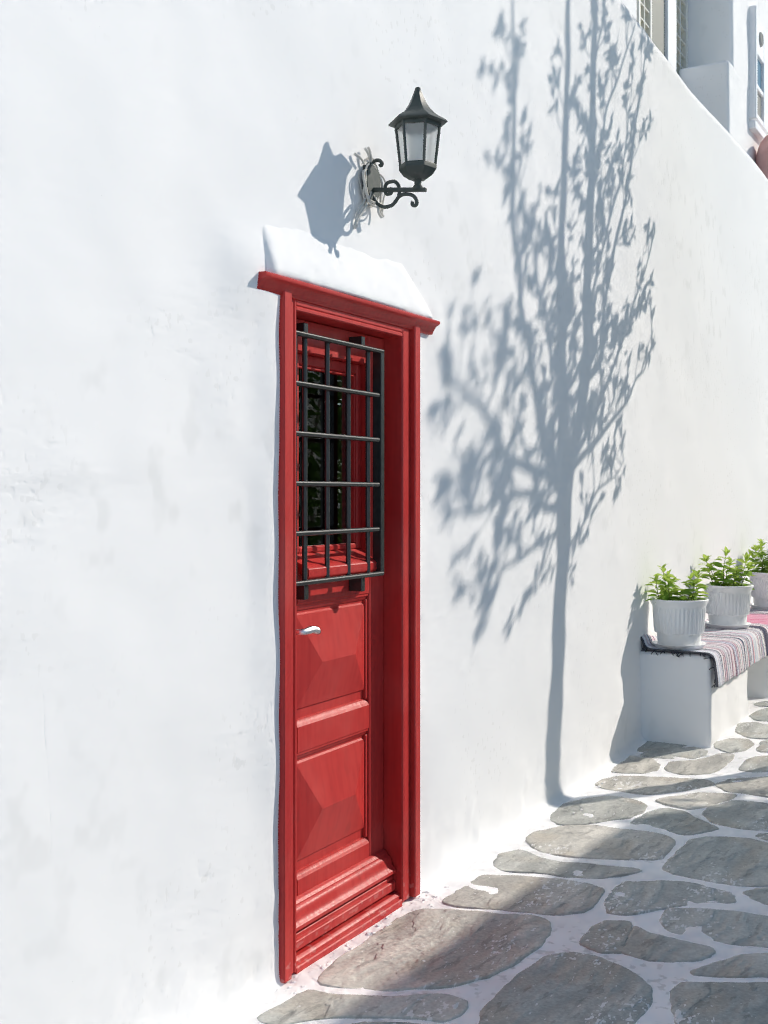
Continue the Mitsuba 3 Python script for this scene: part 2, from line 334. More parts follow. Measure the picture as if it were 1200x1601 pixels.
# ------------------------------------------------------------------ measured outlines, metres: flagstones (x, y); limbs (x, y, z, radius); leaf clumps (x, y, z, size)
STONES = [
 [[2.998,-0.103],[3.056,-0.09],[3.174,-0.077],[3.302,-0.081],[3.47,-0.07],[3.596,-0.086],[3.682,-0.151],[3.721,-0.259],[3.765,-0.363],[3.797,-0.445],[3.799,-0.524],[3.696,-0.555],[3.593,-0.565],[3.396,-0.555],[3.281,-0.53],[3.214,-0.496],[3.149,-0.456],[3.054,-0.324],[2.999,-0.206],[2.977,-0.14]],
 [[2.694,-0.097],[2.795,-0.11],[2.895,-0.112],[2.897,-0.178],[2.932,-0.268],[2.992,-0.392],[3.039,-0.432],[3.075,-0.478],[3.065,-0.539],[3.009,-0.551],[2.944,-0.542],[2.936,-0.479],[2.889,-0.379],[2.818,-0.278],[2.736,-0.188],[2.683,-0.142]],
 [[3.023,-0.634],[3.15,-0.629],[3.287,-0.627],[3.51,-0.645],[3.557,-0.686],[3.572,-0.755],[3.541,-0.854],[3.487,-0.935],[3.396,-0.996],[3.326,-1.013],[3.251,-1.007],[3.164,-0.999],[3.059,-0.998],[2.893,-0.885],[2.854,-0.744],[2.94,-0.671]],
 [[3.808,-0.138],[4.104,-0.148],[4.162,-0.298],[4.193,-0.412],[4.207,-0.541],[4.169,-0.587],[4.024,-0.604],[3.954,-0.598],[3.867,-0.493],[3.829,-0.348],[3.785,-0.204],[3.777,-0.164]],
 [[4.24,-0.14],[4.383,-0.097],[4.472,-0.134],[4.412,-0.233],[4.411,-0.365],[4.429,-0.509],[4.468,-0.643],[4.422,-0.624],[4.319,-0.546],[4.281,-0.448],[4.251,-0.286],[4.217,-0.194]],
 [[4.654,-0.115],[4.766,-0.103],[4.879,-0.165],[4.965,-0.278],[4.971,-0.43],[4.978,-0.577],[4.936,-0.653],[4.853,-0.67],[4.656,-0.669],[4.592,-0.571],[4.541,-0.447],[4.505,-0.28],[4.544,-0.191]],
 [[4.997,-0.086],[5.11,-0.049],[5.252,-0.054],[5.414,-0.106],[5.485,-0.183],[5.48,-0.295],[5.423,-0.381],[5.309,-0.403],[5.183,-0.375],[5.086,-0.288],[4.978,-0.219],[4.935,-0.144]],
 [[5.101,-0.439],[5.257,-0.443],[5.387,-0.499],[5.383,-0.579],[5.269,-0.697],[5.189,-0.778],[5.046,-0.679],[5.054,-0.615],[5.069,-0.525]],
 [[5.414,-0.679],[5.518,-0.686],[5.696,-0.751],[5.727,-0.901],[5.685,-0.985],[5.32,-1.05],[5.294,-0.984],[5.254,-0.873],[5.285,-0.767]],
 [[4.554,-0.732],[4.725,-0.74],[4.953,-0.739],[5.048,-0.798],[5.099,-0.906],[5.073,-1.026],[5.001,-1.13],[4.598,-1.179],[4.552,-1.126],[4.49,-1.015],[4.494,-0.888],[4.509,-0.777]],
 [[4.048,-0.673],[4.166,-0.652],[4.314,-0.657],[4.376,-0.769],[4.405,-0.879],[4.382,-1.009],[4.302,-1.045],[4.241,-0.99],[4.169,-0.888],[4.088,-0.81],[4.006,-0.753],[3.983,-0.7]],
 [[3.999,-0.879],[4.102,-0.874],[4.138,-0.951],[4.175,-1.08],[4.19,-1.196],[4.195,-1.277],[3.97,-1.315],[3.942,-1.243],[3.91,-1.13],[3.9,-1.012],[3.916,-0.925]],
 [[3.661,-0.686],[3.818,-0.678],[3.889,-0.707],[3.919,-0.785],[3.811,-0.818],[3.663,-0.832],[3.631,-0.776]],
 [[3.665,-0.836],[3.881,-0.815],[3.844,-0.877],[3.841,-0.986],[3.831,-1.078],[3.807,-1.11],[3.77,-1.108],[3.708,-1.06],[3.66,-0.995],[3.641,-0.92]],
 [[3.616,-1.088],[3.704,-1.124],[3.793,-1.18],[3.861,-1.259],[3.894,-1.329],[3.734,-1.356],[3.712,-1.288],[3.65,-1.188]],
 [[3.452,-1.07],[3.511,-1.081],[3.551,-1.145],[3.594,-1.239],[3.625,-1.304],[3.642,-1.372],[3.302,-1.431],[3.254,-1.375],[3.17,-1.197],[3.265,-1.131],[3.372,-1.095]],
 [[4.421,-1.08],[4.469,-1.107],[4.501,-1.136],[4.499,-1.19],[4.366,-1.214],[4.347,-1.166],[4.366,-1.119]],
 [[5.718,-0.038],[5.804,-0.036],[5.898,-0.109],[5.937,-0.218],[5.964,-0.329],[5.979,-0.442],[5.996,-0.533],[5.966,-0.576],[5.881,-0.532],[5.755,-0.443],[5.643,-0.342],[5.636,-0.229],[5.659,-0.116]],
 [[5.983,-0.029],[6.147,-0.029],[6.296,-0.055],[6.296,-0.15],[6.208,-0.229],[6.094,-0.24],[6.019,-0.193],[5.988,-0.098]],
 [[6.16,-0.298],[6.264,-0.294],[6.344,-0.385],[6.446,-0.462],[6.56,-0.498],[6.564,-0.54],[6.443,-0.549],[6.293,-0.539],[6.165,-0.512],[6.105,-0.409],[6.111,-0.336]],
 [[6.358,-0.102],[6.475,-0.141],[6.556,-0.226],[6.598,-0.321],[6.571,-0.393],[6.489,-0.402],[6.398,-0.354],[6.357,-0.258],[6.345,-0.168]],
 [[6.471,-0.031],[6.592,-0.032],[6.669,-0.063],[6.675,-0.182],[6.683,-0.269],[6.605,-0.234],[6.514,-0.13],[6.429,-0.07]],
 [[6.784,-0.414],[6.897,-0.466],[6.92,-0.545],[6.838,-0.595],[6.669,-0.577],[6.604,-0.531],[6.659,-0.454]],
 [[7.128,-0.456],[7.361,-0.429],[7.419,-0.499],[7.379,-0.584],[7.353,-0.653],[7.038,-0.693],[6.996,-0.614],[7.018,-0.547]],
 [[7.633,-0.443],[7.8,-0.454],[7.91,-0.482],[8.01,-0.533],[7.527,-0.621],[7.515,-0.558],[7.527,-0.497]],
 [[6.281,-0.659],[6.465,-0.661],[6.547,-0.692],[6.607,-0.732],[6.681,-0.797],[6.39,-0.849],[6.325,-0.786],[6.282,-0.719]],
 [[5.956,-0.608],[6.075,-0.648],[6.148,-0.727],[6.21,-0.808],[6.225,-0.898],[5.87,-0.961],[5.863,-0.875],[5.879,-0.783],[5.883,-0.691]],
 [[5.53,-0.432],[5.647,-0.472],[5.774,-0.578],[5.819,-0.715],[5.692,-0.697],[5.529,-0.638],[5.457,-0.578],[5.476,-0.499]],
]
LIMBS = {
 'trunk': [[6.915,-1.26,1.433,0.062],[6.915,-1.26,1.531,0.06],[6.924,-1.26,1.9,0.058],[6.958,-1.26,2.204,0.057],[7.002,-1.26,2.596,0.058],[7.028,-1.26,2.698,0.06],[7.019,-1.26,2.855,0.068],[7.055,-1.26,3.028,0.075],[7.091,-1.26,3.101,0.07]],
 'limb': [[7.055,-1.26,3.006,0.055],[7.093,-1.2,3.104,0.05],[7.166,-1.17,3.292,0.056],[7.184,-1.14,3.446,0.058],[7.237,-1.128,3.585,0.05],[7.192,-1.116,3.786,0.046],[7.233,-1.11,4.01,0.04],[7.245,-1.104,4.23,0.038],[7.257,-1.098,4.472,0.032],[7.27,-1.092,4.898,0.028],[7.28,-1.092,5.348,0.024],[7.3,-1.092,5.829,0.018],[7.29,-1.092,6.364,0.008]],
 'limb_001': [[7.019,-1.26,2.996,0.055],[7.035,-1.272,3.285,0.05],[7.042,-1.284,3.562,0.044],[7.059,-1.29,3.829,0.04],[7.077,-1.29,3.989,0.036],[7.085,-1.296,4.206,0.032],[7.111,-1.302,4.424,0.029],[7.146,-1.308,4.649,0.027],[7.172,-1.314,4.924,0.025],[7.198,-1.32,5.203,0.022],[7.207,-1.32,5.47,0.02],[7.225,-1.32,5.892,0.015],[7.234,-1.32,6.312,0.006]],
 'limb_002': [[7.053,-1.272,3.041,0.03],[6.959,-1.35,3.214,0.024],[6.956,-1.44,3.464,0.021],[6.964,-1.5,3.727,0.02],[6.966,-1.56,3.985,0.019],[6.946,-1.59,4.156,0.018],[6.963,-1.62,4.377,0.018],[6.942,-1.632,4.528,0.017],[6.929,-1.644,4.678,0.017],[6.938,-1.656,4.88,0.016],[6.977,-1.68,5.194,0.015],[6.977,-1.68,5.384,0.012],[6.97,-1.68,5.569,0.01],[6.955,-1.68,5.838,0.005]],
 'limb_003': [[7.042,-1.284,3.508,0.018],[7.012,-1.32,3.596,0.016],[7.008,-1.368,3.746,0.015],[7.029,-1.428,3.99,0.014],[7.035,-1.512,4.29,0.012],[7.052,-1.572,4.496,0.011],[7.046,-1.62,4.636,0.01],[6.999,-1.68,4.858,0.006]],
 'limb_004': [[7.068,-1.29,2.999,0.035],[7.087,-1.44,3.232,0.026],[7.1,-1.62,3.472,0.022],[7.093,-1.8,3.719,0.019],[7.115,-1.89,3.876,0.018],[7.106,-1.95,4.024,0.017],[7.074,-2.01,4.151,0.015],[7.068,-2.1,4.333,0.013],[7.027,-2.16,4.444,0.01],[7.014,-2.22,4.538,0.01],[7.015,-2.25,4.628,0.005]],
 'limb_005': [[7.042,-1.29,2.89,0.022],[7.062,-1.44,3.08,0.018],[7.077,-1.62,3.363,0.016],[7.044,-1.8,3.556,0.014],[7.047,-1.98,3.723,0.012],[6.989,-2.1,3.863,0.009],[6.963,-2.16,3.908,0.005]],
 'limb_006': [[6.984,-1.26,2.762,0.014],[6.98,-1.44,2.916,0.011],[6.986,-1.62,3.075,0.01],[6.929,-1.74,3.167,0.008],[6.913,-1.83,3.17,0.006],[6.9,-1.86,3.061,0.004]],
 'limb_007': [[7.073,-1.26,2.665,0.012],[7.152,-1.188,2.662,0.01],[7.223,-1.14,2.712,0.009],[7.305,-1.08,2.752,0.007],[7.482,-1.02,2.754,0.005],[7.608,-0.96,2.795,0.003]],
 'limb_008': [[7.093,-1.248,3.037,0.024],[7.206,-1.2,3.053,0.02],[7.354,-1.14,3.071,0.017],[7.502,-1.068,3.102,0.014],[7.595,-1.02,3.112,0.012],[7.683,-0.972,3.138,0.011],[7.785,-0.93,3.212,0.009],[7.923,-0.9,3.257,0.007],[7.962,-0.87,3.384,0.006],[8.06,-0.852,3.466,0.003]],
 'limb_009': [[7.118,-1.212,3.07,0.022],[7.269,-1.152,3.167,0.019],[7.41,-1.08,3.292,0.017],[7.516,-1.02,3.389,0.014],[7.6,-0.972,3.471,0.012],[7.761,-0.912,3.675,0.01],[7.931,-0.876,3.856,0.008],[8.058,-0.84,4.068,0.004]],
 'limb_010': [[7.2,-1.152,3.401,0.026],[7.292,-1.116,3.411,0.024],[7.41,-1.08,3.567,0.022],[7.41,-1.056,3.706,0.02],[7.46,-1.02,3.853,0.018],[7.517,-0.996,4.017,0.017],[7.6,-0.972,4.191,0.016],[7.687,-0.948,4.371,0.015],[7.724,-0.93,4.549,0.013],[7.811,-0.912,4.804,0.011],[7.872,-0.9,5.066,0.009],[7.947,-0.888,5.273,0.007],[8.01,-0.876,5.557,0.003]],
 'limb_011': [[7.208,-1.128,3.624,0.016],[7.305,-1.08,3.883,0.014],[7.405,-1.044,4.06,0.012],[7.516,-1.02,4.271,0.011],[7.632,-0.996,4.456,0.009],[7.699,-0.984,4.67,0.006],[7.755,-0.972,4.896,0.003]],
 'limb_012': [[7.257,-1.098,4.372,0.014],[7.349,-1.074,4.578,0.012],[7.445,-1.05,4.802,0.011],[7.549,-1.02,4.952,0.01],[7.679,-0.996,5.156,0.008],[7.825,-0.96,5.365,0.006],[7.923,-0.948,5.57,0.003]],
 'limb_013': [[7.27,-1.092,4.898,0.011],[7.326,-1.08,5.13,0.01],[7.429,-1.062,5.384,0.008],[7.5,-1.05,5.683,0.004]],
 'limb_014': [[7.074,-2.01,4.151,0.01],[7.119,-1.98,4.185,0.009],[7.139,-1.95,4.229,0.008],[7.154,-1.92,4.299,0.006],[7.163,-1.89,4.401,0.003]],
 'limb_015': [[7.1,-1.62,3.472,0.01],[7.026,-1.65,3.628,0.008],[6.977,-1.68,3.801,0.007],[6.971,-1.692,3.955,0.005],[6.993,-1.692,4.099,0.003]],
 'limb_016': [[7.115,-1.89,3.876,0.01],[7.039,-1.95,3.877,0.008],[7.031,-2.04,3.912,0.006],[6.959,-2.1,3.966,0.003]],
}
CLUMPS = [[6.88,-1.57,4.98,1],[6.89,-1.71,5.03,0.8],[6.88,-1.61,4.75,1],[6.88,-1.54,4.57,1.2],[6.9,-1.84,5.03,0.6],[6.9,-1.78,5.47,0.7],[6.88,-1.54,5.37,0.6],[6.88,-1.5,5.25,0.6],[6.9,-1.79,5.39,0.5],[6.89,-1.67,5.19,0.5],[6.9,-1.3,5.07,0.6],[6.95,-1.26,4.95,0.6],[7.13,-1.16,5.14,0.6],[7.16,-1.14,4.71,1],[7.2,-1.12,4.77,0.7],[7.46,-1.02,5.14,0.8],[7.49,-1.0,5.02,0.7],[7.35,-1.06,4.91,0.7],[7.25,-1.1,4.97,0.6],[7.31,-1.07,4.67,1.3],[7.78,-0.91,5.23,1],[7.95,-0.87,5.2,1],[7.57,-0.98,4.86,0.8],[7.74,-0.92,4.61,1],[7.96,-0.87,4.67,0.8],[7.88,-0.88,4.9,0.8],[7.53,-0.99,4.61,0.8],[7.1,-1.17,4.57,0.8],[7.06,-1.19,4.5,0.8],[6.9,-1.35,4.19,1],[6.9,-1.32,4.32,0.9],[6.93,-1.27,4.01,1.5],[6.97,-1.25,3.87,1.5],[6.95,-1.26,4.37,0.8],[7.13,-1.16,4.42,1],[7.16,-1.14,4.25,1.3],[7.21,-1.11,4.07,1.3],[7.38,-1.04,4.35,1],[7.38,-1.04,4.18,1.2],[7.49,-1.0,4.4,0.9],[7.61,-0.96,4.31,0.9],[7.7,-0.94,4.1,0.9],[7.49,-1.0,3.89,1.1],[7.42,-1.03,3.66,1.5],[7.53,-0.99,3.6,1],[7.83,-0.9,3.7,1.2],[7.99,-0.87,4.04,0.7],[8.02,-0.87,3.78,0.7],[7.28,-1.08,3.72,1.1],[7.61,-0.96,3.47,1],[7.61,-0.96,3.15,1.2],[7.67,-0.94,3.54,0.9],[7.99,-0.87,3.43,0.7],[6.89,-1.4,3.92,1],[6.88,-1.57,4.05,0.9],[6.89,-1.63,4.08,0.8],[6.88,-1.49,3.82,1],[6.9,-1.35,3.56,1.1],[6.89,-1.37,3.47,1.1],[6.9,-1.32,3.32,1.1],[6.9,-1.35,3.2,1.2],[6.89,-1.43,3.35,1.1],[6.89,-1.63,3.85,0.8],[6.89,-1.68,4.08,0.7],[6.89,-1.71,4.22,0.5],[6.93,-2.01,4.62,0.5],[6.93,-2.05,4.61,0.4],[6.97,-2.22,4.59,0.7],[6.96,-2.17,4.52,0.6],[6.97,-2.19,4.37,0.6],[6.97,-2.22,4.36,0.5],[6.9,-1.79,3.78,1.2],[6.89,-1.72,3.68,1.1],[6.91,-1.93,3.93,0.9],[6.96,-2.17,4.07,0.9],[6.95,-2.14,3.94,1],[6.92,-1.98,3.91,0.9],[6.92,-1.95,3.8,1],[6.9,-1.79,3.64,1],[6.89,-1.68,3.44,1],[6.88,-1.6,3.25,0.9],[6.89,-1.46,3.15,1],[6.9,-1.77,3.39,0.9],[6.91,-1.9,3.42,0.9],[6.93,-2.03,3.55,0.6],[6.94,-2.06,3.53,0.5],[6.9,-1.79,3.26,0.8],[6.9,-1.82,3.16,0.8],[6.9,-1.86,3.06,0.8],[6.88,-1.61,2.77,0.5],[6.88,-1.56,2.75,0.5],[6.89,-1.37,2.84,0.6],[6.9,-1.35,2.72,0.5],[7.05,-1.2,3.42,1.1],[7.13,-1.16,3.51,1.1],[7.28,-1.08,3.25,1],[7.35,-1.06,3.3,1],[7.49,-1.0,3.32,0.9],[7.31,-1.07,3.1,0.9],[7.38,-1.04,3.01,0.8],[7.21,-1.11,3.04,0.8],[7.57,-0.98,2.98,0.5],[7.61,-0.96,2.79,0.3],[7.53,-0.99,2.73,0.4],[7.3,-1.08,2.67,0.5],[7.18,-1.12,2.66,0.5],[7.13,-1.16,2.6,0.5],[7.06,-1.19,2.45,0.4],[7.17,-1.13,2.54,0.4],[7.1,-1.17,3.94,1.2],[7.07,-1.18,3.7,1.1],[7.13,-1.16,3.8,1],[7.25,-1.1,3.53,1.1],[7.35,-1.06,3.84,1],[7.28,-1.08,4.43,1],[7.18,-1.12,4.51,0.8],[7.42,-1.03,4.53,0.8],[7.07,-1.18,3.22,0.9],[7.18,-1.12,3.22,0.9],[6.95,-1.26,3.17,0.9],[6.93,-1.27,3.34,0.9],[6.93,-1.27,3.61,1],[6.89,-1.43,4.06,0.8],[6.88,-1.49,4.29,0.7],[6.88,-1.52,4.46,0.8],[6.9,-1.29,3.75,0.9],[7.13,-1.16,4.91,0.5],[7.38,-1.04,5.25,0.6],[7.61,-0.96,5.33,0.8],[7.7,-0.94,5.07,0.6],[7.31,-1.07,4.84,0.8]]

# ------------------------------------------------------------------ pavement: one limewashed mortar sheet with flagstones bedded in it
gx = np.unique(np.round(np.r_[-60, -30, -15, np.arange(-8, 1.5, 0.25), np.arange(1.5, 9.0, 0.035), np.arange(9.0, 16, 0.12), 18, 30, 60, 120], 4))
gy = np.unique(np.round(np.r_[-60, -30, -15, -8, np.arange(-5, -2.5, 0.2), np.arange(-2.5, -1.5, 0.1), np.arange(-1.5, 0.12, 0.035), 0.2], 4))
GX, GY = np.meshgrid(gx, gy, indexing='ij')
gp = np.stack([GX, GY, GX * 0], -1)
GZ = ground_z(GX) + (fbm(gp * 1.4, 3, 3) - 0.5) * 0.014 + (fbm(gp * 9, 2, 9) - 0.5) * 0.007
obj('pavement', (np.stack([GX, GY, GZ], -1).reshape(-1, 3), grid_faces(len(gx), len(gy))), 'mortar', smooth=True)
labels['pavement'] = {'label': 'narrow lane paved with grey flagstones in whitewashed joints', 'kind': 'structure'}


def flagstone(poly, seed, n=72, h=0.0045, grow=0.013):
    """One flagstone: an irregular slab with a broken edge, its top a little uneven."""
    poly = np.array(Polygon(poly).buffer(0).buffer(grow, join_style=1).exterior.coords)[:-1]
    q = np.vstack([poly, poly[:1]])
    d = np.r_[0, np.cumsum(np.linalg.norm(np.diff(q, axis=0), axis=1))]
    from scipy.interpolate import CubicSpline
    t = np.linspace(0, d[-1], n, endpoint=False)
    lin = np.stack([np.interp(t, d, q[:, k]) for k in (0, 1)], 1)
    for _ in range(1):
        lin = 0.5 * lin + 0.25 * (np.roll(lin, 1, 0) + np.roll(lin, -1, 0))
    c = lin.mean(0)
    out = lin - c
    L = np.linalg.norm(out, axis=1, keepdims=True)
    out /= L
    jit = (fbm(np.c_[lin * 9, np.full(n, seed)], 3, 2) - 0.5)[:, None] * 0.030 + (fbm(np.c_[lin * 45, np.full(n, seed)], 2, 4) - 0.5)[:, None] * 0.016
    lin = lin + out * jit
    rings, zs = [], []
    for inset, z in ((0.0, -0.03), (0.0, h - 0.004), (0.003, h - 0.001), (0.012, h)):
        rings.append(lin - out * inset)
        zs.append(np.full(n, z))
    for s in (0.72, 0.48, 0.25):
        rings.append(c + (lin - c) * s)
        zs.append(np.full(n, h))
    v2 = np.vstack(rings + [c[None]])
    z = np.r_[np.concatenate(zs), h]
    p3 = np.c_[v2, v2[:, 0] * 0]
    lift = ground_z(v2[:, 0]) + (fbm(p3 * 1.4, 3, 3) - 0.5) * 0.014
    top = z > -0.01
    z = z + lift + np.where(top, (fbm(p3 * 6 + seed, 3, 5) - 0.5) * 0.016, 0)
    f, k = [], np.arange(n)
    for r in range(len(rings) - 1):
        a, b = r * n + k, r * n + (k + 1) % n
        f += [np.c_[a, b, b + n], np.c_[a, b + n, a + n]]
    a = (len(rings) - 1) * n
    f.append(np.c_[a + k, a + (k + 1) % n, np.full(n, len(v2) - 1)])
    return np.c_[v2, z], np.vstack(f)


def crumbs(n, seed):
    r = np.random.default_rng(seed)
    V, F = [], []
    for k in range(n):
        if k < n * 0.6:
            x, y = r.uniform(2.86, 3.86), -0.016 - abs(r.normal(0, 0.035))
        else:
            x, y = r.uniform(2.0, 7.5), -0.05 - abs(r.normal(0, 0.05))
        s_ = 0.002 + 0.006 * r.random() ** 3
        m = trimesh.creation.icosphere(1, s_)
        m.vertices *= 1 + 0.5 * (r.random((len(m.vertices), 1)) - 0.5)
        m.vertices *= [1.3, 1.0, 0.5]
        V.append(m.vertices + [x, y, float(ground_z(x)) + 0.002])
        F.append(m.faces + k * len(m.vertices))
    return np.vstack(V), np.vstack(F)


ck = obj('crumb', crumbs(180, 5), 'mortar', 'pavement', smooth=False)
labels[ck] = {'kind': 'stuff', 'label': 'crumbs of limewash at the foot of the wall and door'}
SM = ['stone_a', 'stone_b', 'stone_c']
PICK = [2, 0, 1, 2, 0, 2, 0, 1, 0, 1, 1, 1, 1, 1, 0, 1, 1, 2, 2, 2, 0, 1, 0, 0, 1, 0, 2, 2]
used = []
for i, poly in enumerate(STONES):
    P0 = Polygon(poly).buffer(0)
    used.append(P0)
    obj('stone', flagstone(poly, i * 1.7, grow=0.004 if i in (12, 13) else 0.022), SM[PICK[i]], 'pavement', smooth=40)
# the rest of the lane, outside the photograph's stones
from scipy.spatial import Voronoi
from shapely.ops import unary_union
taken = unary_union([u.buffer(0.05) for u in used])
r2 = np.random.default_rng(3)
pts = []
for _ in range(6000):
    p = np.array([r2.uniform(-2.5, 13), r2.uniform(-3.5, 0.1)])
    if all(np.hypot(*(p - q)) > 0.46 for q in pts):
        pts.append(p)
vor = Voronoi(np.array(pts))
lane = Polygon([(-2.2, -0.12), (13, -0.12), (13, -3.2), (9.1, -3.2), (-2.2, -2.55)])
holes = unary_union([Polygon([(6.6, 0), (7.75, 0), (7.75, -0.46), (6.6, -0.46)]), Polygon([(8.25, 0), (13, 0), (13, -0.46), (8.25, -0.46)]), Polygon([(2.8, 0), (3.85, 0), (3.85, -0.16), (2.8, -0.16)])])
for i, p in enumerate(pts):
    reg = vor.regions[vor.point_region[i]]
    if -1 in reg or not reg:
        continue
    g = Polygon(vor.vertices[reg]).intersection(lane).difference(holes).buffer(-0.05)
    g = g.difference(taken)
    if g.geom_type != 'Polygon':
        g = max(getattr(g, 'geoms', [Polygon()]), key=lambda a: a.area, default=Polygon())
    g = g.buffer(-0.05).buffer(0.045)
    if g.is_empty or g.geom_type != 'Polygon' or g.area < 0.045:
        continue
    if not g.contains(g.centroid):
        continue
    obj('stone', flagstone(np.array(g.exterior.coords)[:-1], 60 + i * 1.3, n=26, grow=0.0), SM[i % 3], 'pavement', smooth=40)

# ------------------------------------------------------------------ the whitewashed wall with its doorway
WALL_X = np.unique(np.round(np.r_[np.arange(-6, 0.6, 0.12), np.arange(0.6, 5.0, 0.022), np.arange(5.0, 11.0, 0.035), np.arange(11.0, 18.01, 0.12)], 4))
TOPZ = 4.30
path = [(-0.085, -0.03), (-0.060, -0.006), (-0.036, 0.006), (-0.019, 0.018), (-0.009, 0.036), (-0.003, 0.06), (-0.0005, 0.10)]
path += [(0.0, z) for z in np.arange(0.125, 4.21, 0.026)]
path += [(0.006, 4.235), (0.022, 4.265), (0.048, 4.288), (0.08, TOPZ), (0.16, TOPZ), (0.24, TOPZ), (0.28, 4.288), (0.30, 4.26), (0.302, 4.1)]
path = np.array(path)
WX, WI = np.meshgrid(WALL_X, np.arange(len(path)), indexing='ij')
WY, WZ = path[WI, 0].copy(), path[WI, 1].copy()
wp = np.stack([WX, WX * 0, WZ], -1)
base_low = path[WI, 1] < 0.11
dx_door = np.maximum(np.maximum(2.897 - WX, WX - 3.792), 0)
fil = 0.25 + 0.75 * smst(0.02, 0.22, dx_door) * (0.7 + 0.6 * fbm(np.stack([WX * 1.7, WX * 0, WX * 0], -1), 2, 21))
WY = np.where(base_low & (WY < 0), WY * fil, WY)
disp = (fbm(wp * 0.75, 3, 11) - 0.5) * 0.028 + (fbm(wp * np.array([3.2, 1, 3.2]), 3, 12) - 0.5) * 0.011
lap = 1.50 + 0.03 * (fbm(np.stack([WX * 2.0, WX * 0, WX * 0], -1), 3, 31) - 0.5) + 0.03 * smst(1.2, 2.3, WX)         # an old coat of plaster ends here
disp -= 0.005 * smst(lap - 0.012, lap + 0.012, WZ) * (1 - smst(2.25, 2.5, WX)) * smst(-3, -2, WX)
near = (1 - smst(0.0, 0.14, dx_door)) * (1 - smst(2.12, 2.3, WZ))
disp = disp * (1 - 0.75 * near) + near * (fbm(wp * np.array([5, 1, 3.0]), 2, 44) - 0.5) * 0.022
vert = np.abs(path[WI, 0]) < 0.03
disp -= 0.010 * (1 - smst(0.0, 0.16, dx_door)) * (WX < 3.3) * (1 - smst(2.1, 2.25, WZ))
disp -= 0.026 * np.exp(-((WX - 2.74) / 0.12) ** 2 - ((WZ - 2.15) / 0.13) ** 2) + 0.012 * np.exp(-((WX - 3.95) / 0.10) ** 2 - ((WZ - 2.16) / 0.12) ** 2)
disp -= 0.015 * smst(2.70, 2.90, WX) * (1 - smst(3.76, 3.98, WX)) * smst(2.10, 2.16, WZ) * (1 - smst(2.17, 2.46, WZ))
disp -= (1 - smst(0.10, 0.45, WZ)) * np.abs(fbm(wp * np.array([11, 1, 11]), 3, 66) - 0.5) * 0.022
WY = WY + disp
WZ = WZ + np.where(path[WI, 1] > 4.2, (fbm(np.stack([WX * 1.1, WX * 0, WX * 0], -1), 3, 51) - 0.5) * 0.05, 0) + np.where(base_low, ground_z(WX), 0)
cxm = (WX[:-1, :-1] + WX[1:, 1:]) / 2
czm = (WZ[:-1, :-1] + WZ[1:, 1:]) / 2
keep = ~((cxm > 2.912) & (cxm < 3.768) & (czm < 2.12))
wall = thing('whitewashed_wall', 'long whitewashed plaster wall with a red door set in it', 'wall')
obj('plaster', (np.stack([WX, WY, WZ], -1).reshape(-1, 3), grid_faces(len(WALL_X), len(path), keep)), 'plaster', wall, smooth=True)
# the sloping plaster hood on top of the door's cornice
hx = np.linspace(2.777, 3.898, 90)
hp = np.array([(0.03, 2.147), (-0.030, 2.1485), (-0.038, 2.152), (-0.041, 2.160), (-0.040, 2.172), (-0.036, 2.190), (-0.031, 2.21), (-0.0255, 2.23), (-0.019, 2.25), (-0.0125, 2.272), (-0.006, 2.295), (0.0015, 2.32), (0.012, 2.345), (0.035, 2.37)])
hp[1:-1, 0] -= 0.010
HX, HI = np.meshgrid(hx, np.arange(len(hp)), indexing='ij')
endf = np.minimum(smst(-0.002, 0.05, HX - 2.777), smst(-0.002, 0.05, 3.898 - HX)) ** 0.5
endh = np.minimum(0.82 + 0.18 * smst(0, 0.25, HX - 2.777), 0.32 + 0.68 * np.clip((3.900 - HX) / 0.21, 0, 1))
hz = np.stack([HX, HX * 0, hp[HI, 1]], -1)
hn = (fbm(hz * 6, 3, 77) - 0.5) * 0.45 + (fbm(hz * 30, 2, 78) - 0.5) * 0.16
HY_ = 0.035 + (hp[HI, 0] - 0.035) * endf + hn * 0.030 * (HI > 1)
HZ_ = 2.146 + (hp[HI, 1] - 2.146) * endh + hn * 0.02 * (HI > 2)
obj('hood', (np.stack([HX, HY_, HZ_], -1).reshape(-1, 3), grid_faces(len(hx), len(hp))), 'plaster', wall, smooth=True)
# dark room behind the door
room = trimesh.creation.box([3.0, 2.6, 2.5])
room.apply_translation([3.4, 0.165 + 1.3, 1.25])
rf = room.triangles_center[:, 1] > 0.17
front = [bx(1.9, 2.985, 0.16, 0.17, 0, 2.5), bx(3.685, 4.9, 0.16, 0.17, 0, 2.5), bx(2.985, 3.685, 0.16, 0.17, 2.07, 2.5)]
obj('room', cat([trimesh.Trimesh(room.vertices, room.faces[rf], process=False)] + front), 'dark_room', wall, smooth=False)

# ------------------------------------------------------------------ the red door
door = thing('door', 'narrow red panelled wooden door with a barred window in a whitewashed wall', 'door')
XL, XR, OL, OR = 2.988, 3.680, 2.897, 3.792


def casing(sgn):
    """Side casing: outer fillet standing proud, a groove, a flat with a bead, and the lining of the opening."""
    a, b = (OR, XR) if sgn > 0 else (OL, XL)
    s = sgn
    pr = [(a, 0.14), (a, -0.024), (a - s * 0.004, -0.028), (a - s * 0.040, -0.028), (a - s * 0.044, -0.024), (a - s * 0.044, -0.004), (a - s * 0.052, -0.004),
          (a - s * 0.056, -0.010), (b + s * 0.016, -0.010), (b + s * 0.013, -0.006), (b + s * 0.010, -0.012), (b + s * 0.004, -0.013), (b, -0.008), (b, 0.14)]
    return prism_z(pr if s < 0 else pr[::-1], 0.012, 2.125)


